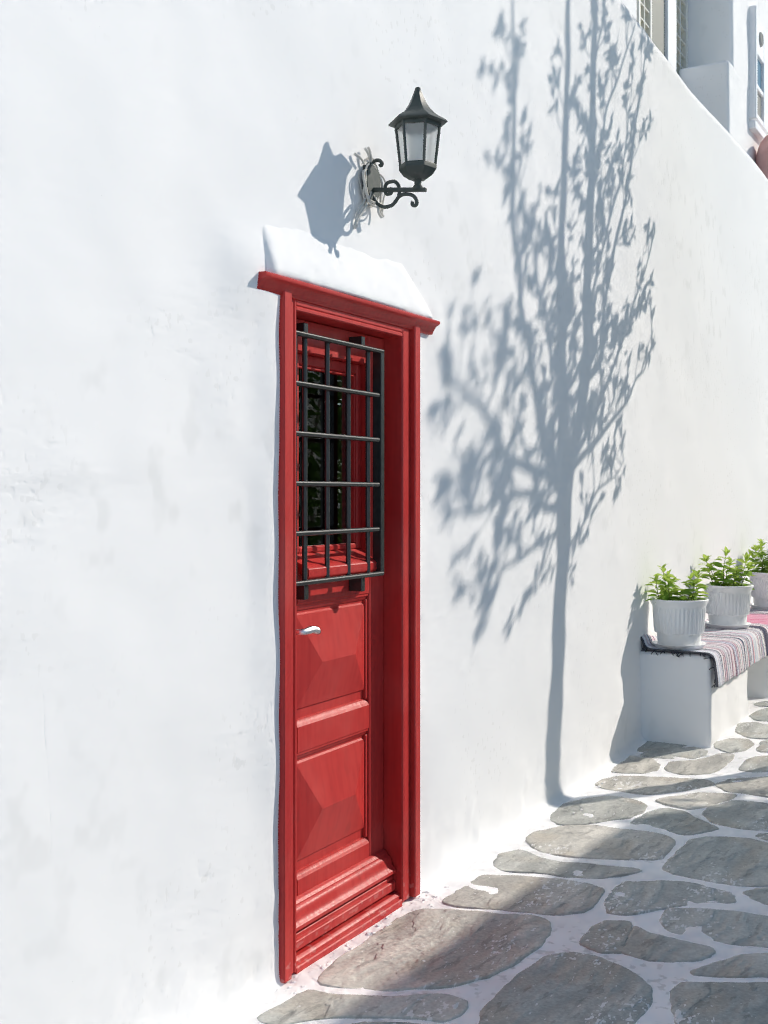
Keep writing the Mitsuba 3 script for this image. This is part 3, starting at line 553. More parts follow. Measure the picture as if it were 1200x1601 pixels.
obj('jamb', casing(-1), 'red_paint', door, smooth=35)
obj('jamb', casing(1), 'red_paint', door, smooth=35)
hd = [(0.14, 2.065), (-0.008, 2.065), (-0.012, 2.068), (-0.012, 2.076), (-0.008, 2.080), (-0.012, 2.084), (-0.012, 2.098), (0.14, 2.098)]
obj('head', prism_x(hd, XL - 0.0, XR + 0.0), 'red_paint', door, smooth=35)
co = [(0.02, 2.099), (-0.018, 2.099), (-0.021, 2.103), (-0.022, 2.109), (-0.026, 2.112), (-0.029, 2.119), (-0.034, 2.126), (-0.041, 2.131), (-0.045, 2.1325), (-0.050, 2.1345), (-0.052, 2.138), (-0.052, 2.145), (-0.049, 2.148), (0.02, 2.148)]
cm = prism_x(co, 2.769, 3.905)
obj('cornice', cm, 'red_paint', door, smooth=35)
Y0, YB = 0.065, 0.110                                              # front and back of the leaf
obj('stile', bx(XL + 0.002, 3.108, Y0, YB, 0.03, 2.062, 0.003), 'red_paint', door)
obj('stile', bx(3.572, XR - 0.002, Y0, YB, 0.03, 2.062, 0.003), 'red_paint', door)
xa, xb = 3.110, 3.570
obj('top_rail', bx(xa, xb, Y0, YB, 1.958, 2.062, 0.003), 'red_paint', door)


def rail(z0, z1, top=0.0):
    """A rail whose upper edge slopes back in two small steps to the panel above it."""
    pr = [(YB, z0), (Y0 + 0.003, z0), (Y0, z0 + 0.003), (Y0, z1 - top)]
    if top:
        pr += [(Y0 + 0.005, z1 - top * 0.62), (Y0 + 0.006, z1 - top * 0.55), (Y0 + 0.012, z1 - top * 0.2), (Y0 + 0.013, z1)]
    else:
        pr += [(Y0 + 0.003, z1)]
    return prism_x(pr + [(YB, z1)], xa, xb)


obj('lock_rail', rail(1.138, 1.262), 'red_paint', door)
obj('middle_rail', rail(0.655, 0.762, 0.022), 'red_paint', door)
obj('bottom_rail', rail(0.034, 0.268, 0.022), 'red_paint', door)


def panel(z0, z1):
    """Raised and fielded panel: flat margin, small bevel, then four facets rising to a short ridge; a moulding frames it on three sides."""
    x0, x1, yb, yf = xa + 0.001, xb - 0.001, 0.0835, 0.067
    m = 0.031
    e = 0.006
    r = min(0.111, (x1 - x0) / 2 - m - 0.02)
    zc = (z0 + z1) / 2 - 0.012
    v = [(x0, yb, z0), (x1, yb, z0), (x1, yb, z1), (x0, yb, z1)]
    v += [(x0 + e, yb, z0 + m), (x1 - e, yb, z0 + m), (x1 - e, yb, z1 - m), (x0 + e, yb, z1 - m)]
    v += [(x0 + e + 0.002, yb - 0.006, z0 + m + 0.004), (x1 - e - 0.002, yb - 0.006, z0 + m + 0.004), (x1 - e - 0.002, yb - 0.006, z1 - m - 0.006), (x0 + e + 0.002, yb - 0.006, z1 - m - 0.006)]
    v += [(x0 + r + 0.012, yf - 0.019, zc), (x1 - r - 0.012, yf - 0.019, zc)]
    f = []
    for a in (0, 4):
        for k in range(4):
            k2 = (k + 1) % 4
            f += [(a + k, a + k2, a + 4 + k2), (a + k, a + 4 + k2, a + 4 + k)]
    f += [(8, 9, 13), (8, 13, 12), (9, 10, 13), (10, 11, 12), (10, 12, 13), (11, 8, 12)]
    return trimesh.Trimesh(np.array(v), np.array(f), process=False)


obj('panel', panel(0.762, 1.138), 'red_paint', door, smooth=False)
obj('panel', panel(0.268, 0.655), 'red_paint', door, smooth=False)
for z in (1.138, 0.655):
    mo = [(0.084, z), (Y0 + 0.004, z), (Y0 + 0.004, z - 0.007), (Y0 + 0.009, z - 0.010), (Y0 + 0.010, z - 0.015), (0.079, z - 0.021), (0.084, z - 0.021)]
    obj('moulding', prism_x(mo, xa + 0.001, xb - 0.001), 'red_paint', door)
    zz = 0.376 if z > 1 else 0.387
    obj('moulding', cat([bx(xb - 0.014, xb - 0.001, Y0 + 0.006, 0.084, z - zz + 0.0, z - 0.021, 0.002)]), 'red_paint', door)
# window opening: sill, sash and pane
si = [(YB, 1.262), (0.030, 1.222), (0.024, 1.225), (0.022, 1.230), (0.022, 1.252), (0.025, 1.257), (0.034, 1.262), (0.038, 1.265), (0.060, 1.272), (0.098, 1.298), (YB, 1.300)]
obj('sill', prism_x(si, xa, xb), 'red_paint', door)
sy0, sy1 = 0.097, 0.128
fr = [bx(3.540, 3.571, sy0, sy1, 1.30, 1.958, 0.004), bx(3.110, 3.168, sy0, sy1, 1.30, 1.958, 0.004), bx(3.168, 3.540, sy0 + 0.001, sy1 - 0.001, 1.922, 1.958, 0.004), bx(3.168, 3.540, sy0 + 0.001, sy1 - 0.001, 1.30, 1.320, 0.004)]
sash = obj('sash', cat(fr), 'red_paint', door)
obj('bead', cat([bx(3.533, 3.5395, sy0 + 0.006, sy1 - 0.004, 1.321, 1.921, 0.002), bx(3.169, 3.5325, sy0 + 0.006, sy1 - 0.004, 1.912, 1.921, 0.002)]), 'red_paint', sash)
pane = trimesh.Trimesh(np.array([(3.165, 0.118, 1.318), (3.542, 0.118, 1.318), (3.542, 0.118, 1.924), (3.165, 0.118, 1.924)]), [[0, 1, 2], [0, 2, 3]], process=False)
obj('pane', pane, 'window_glass', sash, smooth=False)
# weatherboard, kick board and threshold
wb = [(0.064, 0.124), (0.016, 0.116), (0.012, 0.120), (0.012, 0.130), (0.015, 0.134), (0.020, 0.138), (0.026, 0.146), (0.030, 0.158), (0.033, 0.168), (0.038, 0.176), (0.046, 0.181), (0.046, 0.184), (0.052, 0.190), (0.056, 0.194), (0.0645, 0.197)]
obj('weatherboard', prism_x(wb, XL + 0.004, 3.672), 'red_paint', door)
kb = [(0.060, 0.054), (0.018, 0.054), (0.015, 0.057), (0.015, 0.084), (0.019, 0.088), (0.026, 0.090), (0.026, 0.100), (0.029, 0.104), (0.034, 0.106), (0.060, 0.106)]
obj('kick_board', prism_x(kb, XL + 0.004, 3.675), 'red_paint', door)
tb = [(0.130, -0.02), (-0.012, -0.02), (-0.012, 0.020), (-0.009, 0.024), (-0.002, 0.026), (-0.002, 0.036), (0.002, 0.041), (0.008, 0.045), (0.130, 0.045)]
obj('threshold', prism_x(tb, XL + 0.001, XR - 0.001), 'red_paint', door)
# lever handle
hn_ = spline([(3.048, 0.066, 1.058), (3.048, 0.020, 1.058), (3.054, 0.008, 1.0585), (3.068, 0.003, 1.060), (3.095, 0.002, 1.062), (3.120, 0.003, 1.058), (3.142, 0.005, 1.049)], 26)
handle = obj('handle', tube(hn_, np.interp(np.linspace(0, 1, 26), [0, 0.4, 0.6, 0.9, 1], [0.009, 0.010, 0.0125, 0.0125, 0.008]), 12), 'chrome', door, smooth=True)
ro = lathe([(0.0, 0.006), (0.020, 0.006), (0.024, 0.003), (0.025, 0.0)], 24)
ro.apply_transform(trimesh.transformations.rotation_matrix(math.pi / 2, [1, 0, 0]))
ro.apply_translation([3.048, 0.065, 1.058])
obj('rosette', ro, 'chrome', handle)
# window grille of round iron bars
grille = thing('window_grille', 'black iron grille of round bars across the window of the red door', 'grille')
gyc, gx0, gx1 = 0.008, 2.996, 3.553
for i in range(6):
    z = 1.213 + i * 0.1575
    if i in (0, 5):
        m = tube([(gx0, gyc, z), (gx1 + 0.012, gyc, z)], 0.0085, 12)
    else:
        m = tube([(gx0, gyc, z), (gx1 - 0.02, gyc, z)], 0.0085, 12)
    welds = []
    for xw in (3.090, 3.225, 3.360, 3.493):
        wd = trimesh.creation.icosphere(1, 0.0105)
        wd.apply_transform(np.diag([1.15, 1, 0.9, 1]))
        wd.apply_translation([xw, gyc + 0.008, z])
        welds.append(wd)
    obj('crossbar', cat([m] + welds), 'black_iron', grille)
for x in (3.090, 3.225, 3.360, 3.493):
    obj('upright', tube([(x, gyc + 0.017, 1.205), (x, gyc + 0.017, 2.006)], 0.0085, 12), 'black_iron', grille)
for x in (gx0, gx1):
    obj('side_bar', bx(x - 0.004, x + 0.020, gyc - 0.005, gyc + 0.03, 1.207, 2.008, 0.002), 'black_iron', grille)
for x, z0, z1 in ((3.082, 1.158, 1.206), (3.44, 1.158, 1.206), (3.080, 2.006, 2.040), (3.44, 2.006, 2.040)):
    obj('lug', bx(x - 0.012, x + 0.012, gyc + 0.004, 0.064, z0, z1, 0.002), 'black_iron', grille)

# ------------------------------------------------------------------ wall lamp
lamp = thing('wall_lamp', 'dark green metal lantern on a scrolled bracket above the red door', 'lamp')
LX, LY = 3.44, -0.20
A0 = math.radians(-132.4)


def hexring(r, z):
    return [(LX + r * math.cos(A0 + k * math.pi / 3), LY + r * math.sin(A0 + k * math.pi / 3), z) for k in range(6)]


def hexloft(prof):
    v = np.array([q for r, z in prof for q in hexring(max(r, 1e-4), z)])
    f, k = [], np.arange(6)
    for i in range(len(prof) - 1):
        a, b = i * 6 + k, i * 6 + (k + 1) % 6
        f += [np.c_[a, b, b + 6], np.c_[a, b + 6, a + 6]]
    return trimesh.Trimesh(v, np.vstack(f), process=False)


roof_p = [(0.0, 2.738), (0.092, 2.738), (0.100, 2.741), (0.102, 2.744), (0.094, 2.752), (0.078, 2.762), (0.070, 2.766), (0.056, 2.777), (0.043, 2.791), (0.031, 2.809), (0.022, 2.828), (0.015, 2.846)]
roof = obj('roof', hexloft(roof_p), 'lamp_metal', lamp, smooth=25)
fi = lathe([(0.0145, 2.842), (0.013, 2.850), (0.010, 2.855), (0.0105, 2.859), (0.007, 2.864), (0.0, 2.866)], 14)
fi.apply_translation([LX, LY, 0])
obj('finial', fi, 'lamp_metal', roof)
top, bot = hexring(0.076, 2.742), hexring(0.059, 2.598)
obj('collar', hexloft([(0.070, 2.741), (0.0785, 2.741), (0.0785, 2.727), (0.070, 2.726)]), 'lamp_metal', lamp, smooth=20)
for k in range(6):
    obj('post', tube([bot[k], top[k]], 0.0052, 6), 'lamp_metal', lamp)
for k in range(6):
    q = [np.array(bot[k]), np.array(bot[(k + 1) % 6]), np.array(top[(k + 1) % 6]), np.array(top[k])]
    cen = np.array([LX, LY, 2.66])
    q = [p + (np.array([LX, LY, p[2]]) - p) * 0.05 for p in q]
    obj('pane', trimesh.Trimesh(np.array(q), [[0, 1, 2], [0, 2, 3]], process=False), 'frosted_glass', lamp, smooth=False)
obj('base_cup', hexloft([(0.0, 2.604), (0.062, 2.604), (0.0645, 2.600), (0.0645, 2.588), (0.061, 2.583), (0.050, 2.568), (0.034, 2.557), (0.026, 2.553), (0.0, 2.553)]), 'lamp_metal', lamp, smooth=20)
st = lathe([(0.0, 2.520), (0.016, 2.520), (0.016, 2.532), (0.012, 2.536), (0.012, 2.548), (0.018, 2.554), (0.0, 2.556)], 14)
st.apply_translation([LX, LY, 0])
obj('stem', st, 'lamp_metal', lamp)
bu = lathe([(0.0, 2.606), (0.016, 2.608), (0.016, 2.640), (0.022, 2.650), (0.028, 2.672), (0.027, 2.690), (0.018, 2.705), (0.0, 2.711)], 18)
bu.apply_translation([LX, LY, 0])
obj('bulb', bu, 'bulb_white', lamp, smooth=True)


def yz(pts, r, n=40, sides=8):
    return tube(spline([(LX, y, z + 0.025 * (1 + y / 0.2)) for y, z in pts], n), r, sides)


arm = bx(LX - 0.008, LX + 0.008, -0.232, -0.020, 2.513, 2.527, 0.003)
arm.vertices[:, 2] += 0.025 * (1 + arm.vertices[:, 1] / 0.2)
obj('arm', arm, 'lamp_metal', lamp)
obj('scroll', yz([(-0.022, 2.606), (-0.030, 2.618), (-0.043, 2.622), (-0.056, 2.618), (-0.062, 2.609), (-0.058, 2.603), (-0.053, 2.607)], 0.0062), 'lamp_metal', lamp)
obj('scroll', yz([(-0.022, 2.508), (-0.032, 2.486), (-0.050, 2.468), (-0.075, 2.461), (-0.098, 2.466), (-0.116, 2.482), (-0.128, 2.497), (-0.148, 2.505), (-0.174, 2.503), (-0.192, 2.490), (-0.197, 2.475), (-0.188, 2.466), (-0.178, 2.472), (-0.182, 2.480)], 0.0064, 60), 'lamp_metal', lamp)
obj('scroll', yz([(-0.126, 2.500), (-0.130, 2.522), (-0.122, 2.540), (-0.106, 2.549), (-0.088, 2.546), (-0.075, 2.533), (-0.074, 2.516), (-0.084, 2.505), (-0.097, 2.508), (-0.099, 2.519), (-0.092, 2.524)], 0.0062, 60), 'lamp_metal', lamp)
pl = Polygon([(0.0, 2.470), (0.026, 2.486), (0.040, 2.510), (0.046, 2.545), (0.040, 2.580), (0.022, 2.606), (0.0, 2.618), (-0.022, 2.606), (-0.040, 2.580), (-0.046, 2.545), (-0.040, 2.510), (-0.026, 2.486)])
plm = trimesh.creation.extrude_polygon(pl, 0.016, engine='earcut')
plm.vertices = np.c_[LX + plm.vertices[:, 0], -0.030 + plm.vertices[:, 2], plm.vertices[:, 1] + 0.024]
obj('wall_plate', plm, 'lamp_metal', lamp)
obj('wall_plate', bx(LX - 0.030, LX + 0.030, -0.0135, 0.03, 2.515, 2.625, 0.004), 'lamp_metal', lamp)
cord = thing('cord', 'frayed off-white cord wound loosely round the wall plate of the lantern', 'cord')
rc = np.random.default_rng(5)
for i in range(4):
    a = np.linspace(0, 2 * np.pi, 44, endpoint=False)
    w, hgt = 0.050 + 0.007 * i, 0.062 + 0.016 * rc.random() * 2
    ph = rc.uniform(0, 6.28)
    y = -0.012 - 0.007 * i + 0.009 * np.sin(a + ph) + 0.004 * np.sin(a * 3 + i)
    obj('loop', tube(np.c_[LX + 0.006 * rc.normal() + w * np.cos(a) * (1 + 0.14 * np.sin(3 * a + ph)), y, 2.566 + 0.012 * rc.normal() + hgt * np.sin(a) * (1 + 0.12 * np.cos(2 * a + ph))], 0.0030 + 0.0010 * (i % 3), 6, True), 'cord', cord, smooth=True)
for pts in ([(-0.03, -0.02, 2.52), (-0.055, -0.02, 2.485), (-0.082, -0.014, 2.45), (-0.09, -0.012, 2.40)], [(-0.02, -0.03, 2.53), (-0.05, -0.025, 2.47), (-0.085, -0.016, 2.425), (-0.098, -0.012, 2.392)],
            [(0.005, -0.035, 2.515), (0.0, -0.045, 2.485), (-0.004, -0.05, 2.462), (0.01, -0.055, 2.445)], [(0.0, -0.035, 2.515), (0.006, -0.045, 2.48), (0.012, -0.05, 2.462), (0.022, -0.055, 2.45)],
            [(0.05, -0.03, 2.52), (0.058, -0.03, 2.49), (0.05, -0.03, 2.462)], [(-0.01, -0.02, 2.62), (-0.02, -0.03, 2.65), (-0.026, -0.022, 2.682)], [(-0.012, -0.02, 2.62), (-0.028, -0.026, 2.65), (-0.042, -0.018, 2.676)],
            [(-0.05, -0.02, 2.62), (-0.07, -0.02, 2.632), (-0.10, -0.012, 2.642)]):
    obj('frayed_end', tube(spline([(LX + x, y, z) for x, y, z in pts], 14), np.linspace(0.0034, 0.0052, 14), 6), 'cord', cord, smooth=True)

# ------------------------------------------------------------------ masonry bench, rug, pots
bench = thing('masonry_bench', 'whitewashed masonry bench built against the wall under the flower pots', 'bench')
BT = 0.572
obj('pier', soft_box(6.64, 7.66, -0.41, 0.06, -0.05, BT - 0.002, 0.024, 0.03, 0.014, 3), 'plaster', bench, smooth=True)
obj('pier', soft_box(8.30, 11.6, -0.41, 0.06, -0.05, BT - 0.002, 0.028, 0.06, 0.008, 4), 'plaster', bench, smooth=True)
obj('seat_slab', soft_box(7.60, 8.36, -0.405, 0.06, BT - 0.14, BT, 0.028, 0.04, 0.005, 5), 'plaster', bench, smooth=True)

rug = thing('rag_rug', 'striped rag rug runner draped over the whitewashed bench', 'rug')
prof = np.array([(0.004, 0.655), (-0.012, 0.630), (-0.022, 0.602), (-0.040, 0.586), (-0.075, 0.581), (-0.15, 0.580), (-0.25, 0.580), (-0.34, 0.580), (-0.385, 0.578), (-0.409, 0.570), (-0.423, 0.553), (-0.428, 0.53), (-0.431, 0.49), (-0.434, 0.44), (-0.436, 0.392)])
pr_ = spline(np.c_[prof, prof[:, 0] * 0], 46)[:, :2]
arc = np.r_[0, np.cumsum(np.linalg.norm(np.diff(pr_, axis=0), axis=1))]
ru = np.unique(np.round(np.r_[np.arange(6.632, 8.6, 0.014), np.arange(8.6, 11.21, 0.03)], 4))
RU, RV = np.meshgrid(ru, np.arange(len(pr_)), indexing='ij')
RY, RZ = pr_[RV, 0].copy(), pr_[RV, 1].copy()
wall_side = smst(0.16, 0.02, arc[RV]) if False else 1 - smst(0.02, 0.16, arc[RV])
wall_keep = 0.25 + 0.75 * (1 - smst(6.80, 7.1, RU)) * (0.6 + 0.8 * fbm(np.stack([RU * 14, RU * 0, RU * 0], -1), 2, 4))
RZ = np.where(RZ > 0.581, 0.581 + (RZ - 0.581) * wall_keep, RZ)
hang = smst(arc[-1] - 0.22, arc[-1], arc[RV])
RY -= hang * (0.006 + 0.012 * fbm(np.stack([RU * 5, RU * 0, RU * 0], -1), 2, 8)) + hang * 0.004 * np.sin(RU * 31)
RZ += hang * (0.012 * (fbm(np.stack([RU * 4, RU * 0, RU * 0], -1), 3, 15) - 0.5) + 0.004 * (noise(np.stack([RU / 0.016, RU * 0, RU * 0], -1), 3) - 0.5))
RZ += (1 - hang) * (1 - wall_side) * 0.006 * fbm(np.stack([RU * 9, RV * 0.3, RU * 0], -1), 2, 6)
RXX = RU + wall_side * 0.02 * np.sin(RU * 40) + 0.006 * (fbm(np.stack([RU * 2, RV * 0.12, RU * 0], -1), 2, 23) - 0.5)
yarn = 0.0016 * np.abs(np.sin(RU / 0.0125 * np.pi))
topv = np.stack([RXX, RY, RZ + yarn], -1)
nn = np.zeros((len(pr_), 2)); tg = np.gradient(pr_, axis=0); nn[:, 0], nn[:, 1] = -tg[:, 1], tg[:, 0]
nn /= np.linalg.norm(nn, axis=1, keepdims=True)
if nn[20, 1] < 0:
    nn = -nn
botv = np.stack([RXX, RY - nn[RV, 0] * 0.006, RZ - nn[RV, 1] * 0.006], -1)
nu, nv = len(ru), len(pr_)
f1 = grid_faces(nu, nv)
edge = np.r_[np.arange(nv), np.arange(1, nu) * nv + nv - 1, (nu - 1) * nv + np.arange(nv - 2, -1, -1), np.arange(nu - 2, 0, -1) * nv]
e2 = np.roll(edge, -1)
fs = np.vstack([f1, f1[:, ::-1] + nu * nv, np.c_[edge, e2, e2 + nu * nv], np.c_[edge, e2 + nu * nv, edge + nu * nv]])
ruv = np.c_[np.tile(RU.ravel(), 2), np.tile(arc[RV].ravel(), 2)]
obj('cloth', (np.vstack([topv.reshape(-1, 3), botv.reshape(-1, 3)]), fs), 'rag_rug', rug, smooth=True, uv=ruv)
fringe = []
rf_ = np.random.default_rng(8)
for k in range(30):
    v_ = rf_.integers(3, nv)
    y, z = pr_[v_]
    l = rf_.uniform(0.008, 0.034)
    dy = rf_.normal(0, 0.012)
    fringe.append(tube(spline([(6.636, y, z + 0.001), (6.624, y + dy * 0.4, z - 0.002), (6.618, y + dy, z - l * 0.5), (6.622, y + dy * 1.4, z - l)], 6), 0.0028, 5))
fr_key = obj('fringe', cat(fringe), 'rug_yarn', rug, smooth=True)
labels[fr_key] = {'label': 'dark yarn fringe along the end of the rug', 'kind': 'stuff'}


def leaf_mesh(L, W, fold=0.25, droop=0.25):
    n = 5
    v, uv = [], []
    for i in range(n + 1):
        t = i / n
        w = W / 2 * math.sin(math.pi * min(1, t * 0.97 + 0.03) ** 0.8)
        x, z = L * t, -droop * L * t * t
        for s in (-1, 0, 1):
            v.append((x, s * w, z + abs(s) * w * fold))
            uv.append((0.5 + s * 0.5, t))
    f = []
    for i in range(n):
        for s in (0, 1):
            a = i * 3 + s
            f += [(a, a + 3, a + 4), (a, a + 4, a + 1)]
    return np.array(v), np.array(f), np.array(uv)


LEAVES = {}


def leaf_shape(mat, var):
    if (mat, var) not in LEAVES:
        v, f, uv = leaf_mesh(*[(0.058, 0.030, 0.25, 0.30), (0.064, 0.028, 0.35, 0.15), (0.048, 0.027, 0.2, 0.45)][var])
        LEAVES[mat, var] = mikit.ply((v, f), mat, smooth=True, uv=uv)
    return LEAVES[mat, var]


def frame_of(d, roll):
    d = np.asarray(d, float) / np.linalg.norm(d)
    s = np.cross([0, 0, 1], d)
    s = s / np.linalg.norm(s) if np.linalg.norm(s) > 1e-6 else np.array([0, 1.0, 0])
    u = np.cross(d, s)
    s, u = s * math.cos(roll) + u * math.sin(roll), u * math.cos(roll) - s * math.sin(roll)
    return np.stack([d, s, u], 1)


FL = lambda a, i: 1 - (0.012 * (0.5 + 0.5 * math.cos(a * 44)) if 3 <= i <= 5 else 0)
pot_prof = [(0.0, 0.012), (0.118, 0.012), (0.124, 0.018), (0.1275, 0.080), (0.128, 0.092), (0.141, 0.096), (0.143, 0.104), (0.146, 0.120), (0.153, 0.235), (0.1535, 0.250), (0.158, 0.258), (0.166, 0.276), (0.1695, 0.286), (0.1695, 0.292), (0.166, 0.295), (0.160, 0.293), (0.156, 0.280), (0.150, 0.262), (0.0, 0.258)]


def FL2(a, i):
    return 1 - (0.036 * (0.5 + 0.5 * math.cos(a * 38)) ** 2 if 6 <= i <= 8 else 0)


sauc_prof = [(0.0, 0.0), (0.128, 0.0), (0.136, 0.004), (0.150, 0.022), (0.156, 0.028), (0.156, 0.031), (0.150, 0.031), (0.140, 0.020), (0.134, 0.010), (0.0, 0.008)]
POT = mikit.ply(lathe(pot_prof[:-2], 220, FL2), 'pot_plastic', smooth=35)
SAU = mikit.ply(lathe(sauc_prof, 64), 'pot_plastic', smooth=35)
SOIL = lathe([(0.150, 0.255), (0.10, 0.262), (0.05, 0.266), (0.0, 0.268)], 40)
SOIL.vertices[:, 2] += 0.012 * (fbm(SOIL.vertices * 40, 2, 1) - 0.5)
SOILP = mikit.ply(SOIL, 'soil', smooth=True)


def pot(x, y, z, names, stems, seed, tall=1.0):
    tw = T().translate([x, y, z])
    s = thing('saucer', names[0], 'saucer', 'white saucers under the flower pots')
    del labels[s]
    labels_s = obj('saucer', {**SAU, 'to_world': tw}, None)
    labels[labels_s] = {'label': names[0], 'category': 'saucer', 'group': 'white saucers under the flower pots'}
    tw2 = T().translate([x, y, z - 0.002])
    p = thing('flower_pot', names[1], 'flower pot', 'white flower pots on the bench')
    obj('body', {**POT, 'to_world': tw2}, None, p)
    obj('soil', {**SOILP, 'to_world': tw2}, None, p)
    b = thing('basil_plant', names[2], 'plant', 'green plants in the white pots')
    r = np.random.default_rng(seed)
    for sx, sy, h, lx, ly in stems:
        h *= tall * 1.12
        base = np.array([x + sx, y + sy, z + 0.255])
        tip = base + np.array([lx, ly, h])
        ln = spline([base, base * 0.5 + tip * 0.5 + [0.012 * r.normal(), 0.012 * r.normal(), 0], tip], 12)
        obj('stem', tube(ln, np.linspace(0.0035, 0.0016, 12), 6), 'stem_green', b, smooth=True)
        nodes = max(6, int(h / 0.0165))
        a0 = r.uniform(0, 6.28)
        for i in range(nodes):
            t = (i + 0.8) / nodes
            c = np.array([np.interp(t, np.linspace(0, 1, 12), ln[:, k]) for k in range(3)])
            a0 += math.pi / 2 + r.normal(0, 0.25)
            top_ = t > 0.85
            for q in range(4 if top_ else 3 if i % 2 else 2):
                a = a0 + q * (math.pi / 2 if top_ else 2.09 if i % 2 else math.pi) + r.normal(0, 0.25)
                el = r.normal(0.95 if top_ else 0.35 if t > 0.5 else 0.15, 0.22)
                d = np.array([math.cos(a) * math.cos(el), math.sin(a) * math.cos(el), math.sin(el)])
                sc = (0.62 if top_ else 1.0 - 0.25 * abs(t - 0.4)) * r.uniform(1.0, 1.55)
                off = c + d * (0.004 + 0.016 * (not top_) * r.random())
                R = np.eye(4)
                R[:3, :3] = frame_of(d, r.normal(0, 0.35)) * sc
                R[:3, 3] = off
                mat = 'leaf_light' if (t > 0.7 or r.random() < 0.35) else 'leaf_mid'
                obj('leaf', {**leaf_shape(mat, int(r.integers(3))), 'to_world': T(R)}, None, b)
    return b


pot(6.80, -0.186, 0.5815, ('white saucer at the near end of the bench', 'ribbed white flower pot at the near end of the bench', 'green basil plant with two bushy heads in the nearest white pot'),
    [(-0.06, 0.07, 0.13, -0.07, 0.03), (0.03, 0.06, 0.12, 0.02, 0.04), (-0.045, 0.055, 0.19, -0.035, 0.02), (-0.02, 0.04, 0.15, 0.0, 0.02), (0.05, -0.06, 0.155, 0.04, -0.03), (0.02, -0.05, 0.115, 0.01, -0.03), (0.06, -0.03, 0.13, 0.05, -0.01), (-0.06, 0.03, 0.12, -0.06, 0.0)], 11)
pot(7.99, -0.200, 0.5815, ('white saucer under the second pot from the near end of the bench', 'ribbed white flower pot, second from the near end of the bench', 'green basil plant spreading over the second white pot'),
    [(-0.05, 0.06, 0.19, -0.05, 0.06), (0.0, 0.02, 0.22, 0.02, -0.01), (0.05, -0.05, 0.19, 0.05, -0.06), (0.02, -0.07, 0.15, 0.03, -0.07), (-0.02, 0.06, 0.14, -0.03, 0.05), (0.06, 0.0, 0.16, 0.06, 0.0), (0.0, -0.03, 0.13, -0.02, -0.04)], 12)
pot(9.43, -0.205, 0.5815, ('white saucer under the farthest visible pot on the bench', 'ribbed white flower pot cut off by the right edge of the picture', 'green basil plant in the farthest visible white pot'),
    [(-0.05, 0.06, 0.19, -0.04, 0.05), (0.0, 0.03, 0.24, 0.0, 0.04), (0.05, -0.04, 0.22, 0.04, -0.05), (-0.03, 0.08, 0.16, -0.02, 0.06), (0.02, -0.02, 0.2, 0.02, -0.02), (0.03, 0.06, 0.2, 0.0, 0.05)], 13)
b4 = pot(10.75, -0.19, 0.5815, ('white saucer beyond the right edge of the picture', 'ribbed white flower pot beyond the right edge of the picture', 'tall green plant in the white pot beyond the right edge of the picture'),
         [(-0.05, 0.06, 0.5, -0.05, 0.05), (0.0, 0.02, 0.62, 0.02, -0.01), (0.05, -0.05, 0.48, 0.05, -0.06), (-0.02, 0.06, 0.42, -0.06, 0.03)], 14)

# ------------------------------------------------------------------ the tree in the lane whose shadow falls on the wall (it stands outside the frame)
tree = thing('street_tree', 'slender tree in the lane casting its shadow on the white wall', 'tree')
rt = np.random.default_rng(21)
limb_pts = []
tr = LIMBS['trunk']
t0 = np.array(tr[0])
foot = [(t0[0] + 0.02, t0[1], 0.03, 0.085), (t0[0] + 0.01, t0[1], 0.35, 0.070), (t0[0], t0[1], 1.2, 0.064)]
for name, p in LIMBS.items():
    p = np.array((foot + p) if name == 'trunk' else p)
    q = spline(p, 70 if name == 'trunk' else 40)
    q[:, :3] += (fbm(np.c_[q[:, 2] * 5, q[:, 0], q[:, 1]], 2, 3)[:, None] - 0.5) * 0.03
    obj('trunk' if name == 'trunk' else 'limb', tube(q[:, :3], q[:, 3], 10 if name == 'trunk' else 8), 'bark', tree, smooth=True)
    if name != 'trunk':
        limb_pts.append(q)
ALLP = np.vstack(limb_pts)
lv, lf, luv = leaf_mesh(1.0, 0.46, 0.15, 0.2)
twigs, LVS, LFS, LUV = [], [], [], []


def add_leaf(c, d, L):
    R = frame_of(d, rt.uniform(-1.2, 1.2)) * L
    LVS.append(lv @ R.T + c)
    LFS.append(lf + len(LFS) * len(lv))
    LUV.append(luv)


def twig(a, b, n, L):
    a, b = np.asarray(a), np.asarray(b)
    m = (a + b) / 2 + [0, 0, -0.1 * np.linalg.norm(b - a)] + rt.normal(0, 0.015, 3)
    ln = spline([a, m, b], 9)
    twigs.append(tube(ln, np.linspace(0.0055, 0.002, 9), 5))
    for i in range(n):
        t = min(1, 0.45 + 0.55 * (i + 1) / n) if i < n * 0.6 else 1.0
        c = np.array([np.interp(t, np.linspace(0, 1, 9), ln[:, k]) for k in range(3)])
        d = (b - a) / np.linalg.norm(b - a) * 0.5 + rt.normal(0, 0.6, 3) + [0, 0, 0.15]
        add_leaf(c, d, L * rt.uniform(0.7, 1.2))


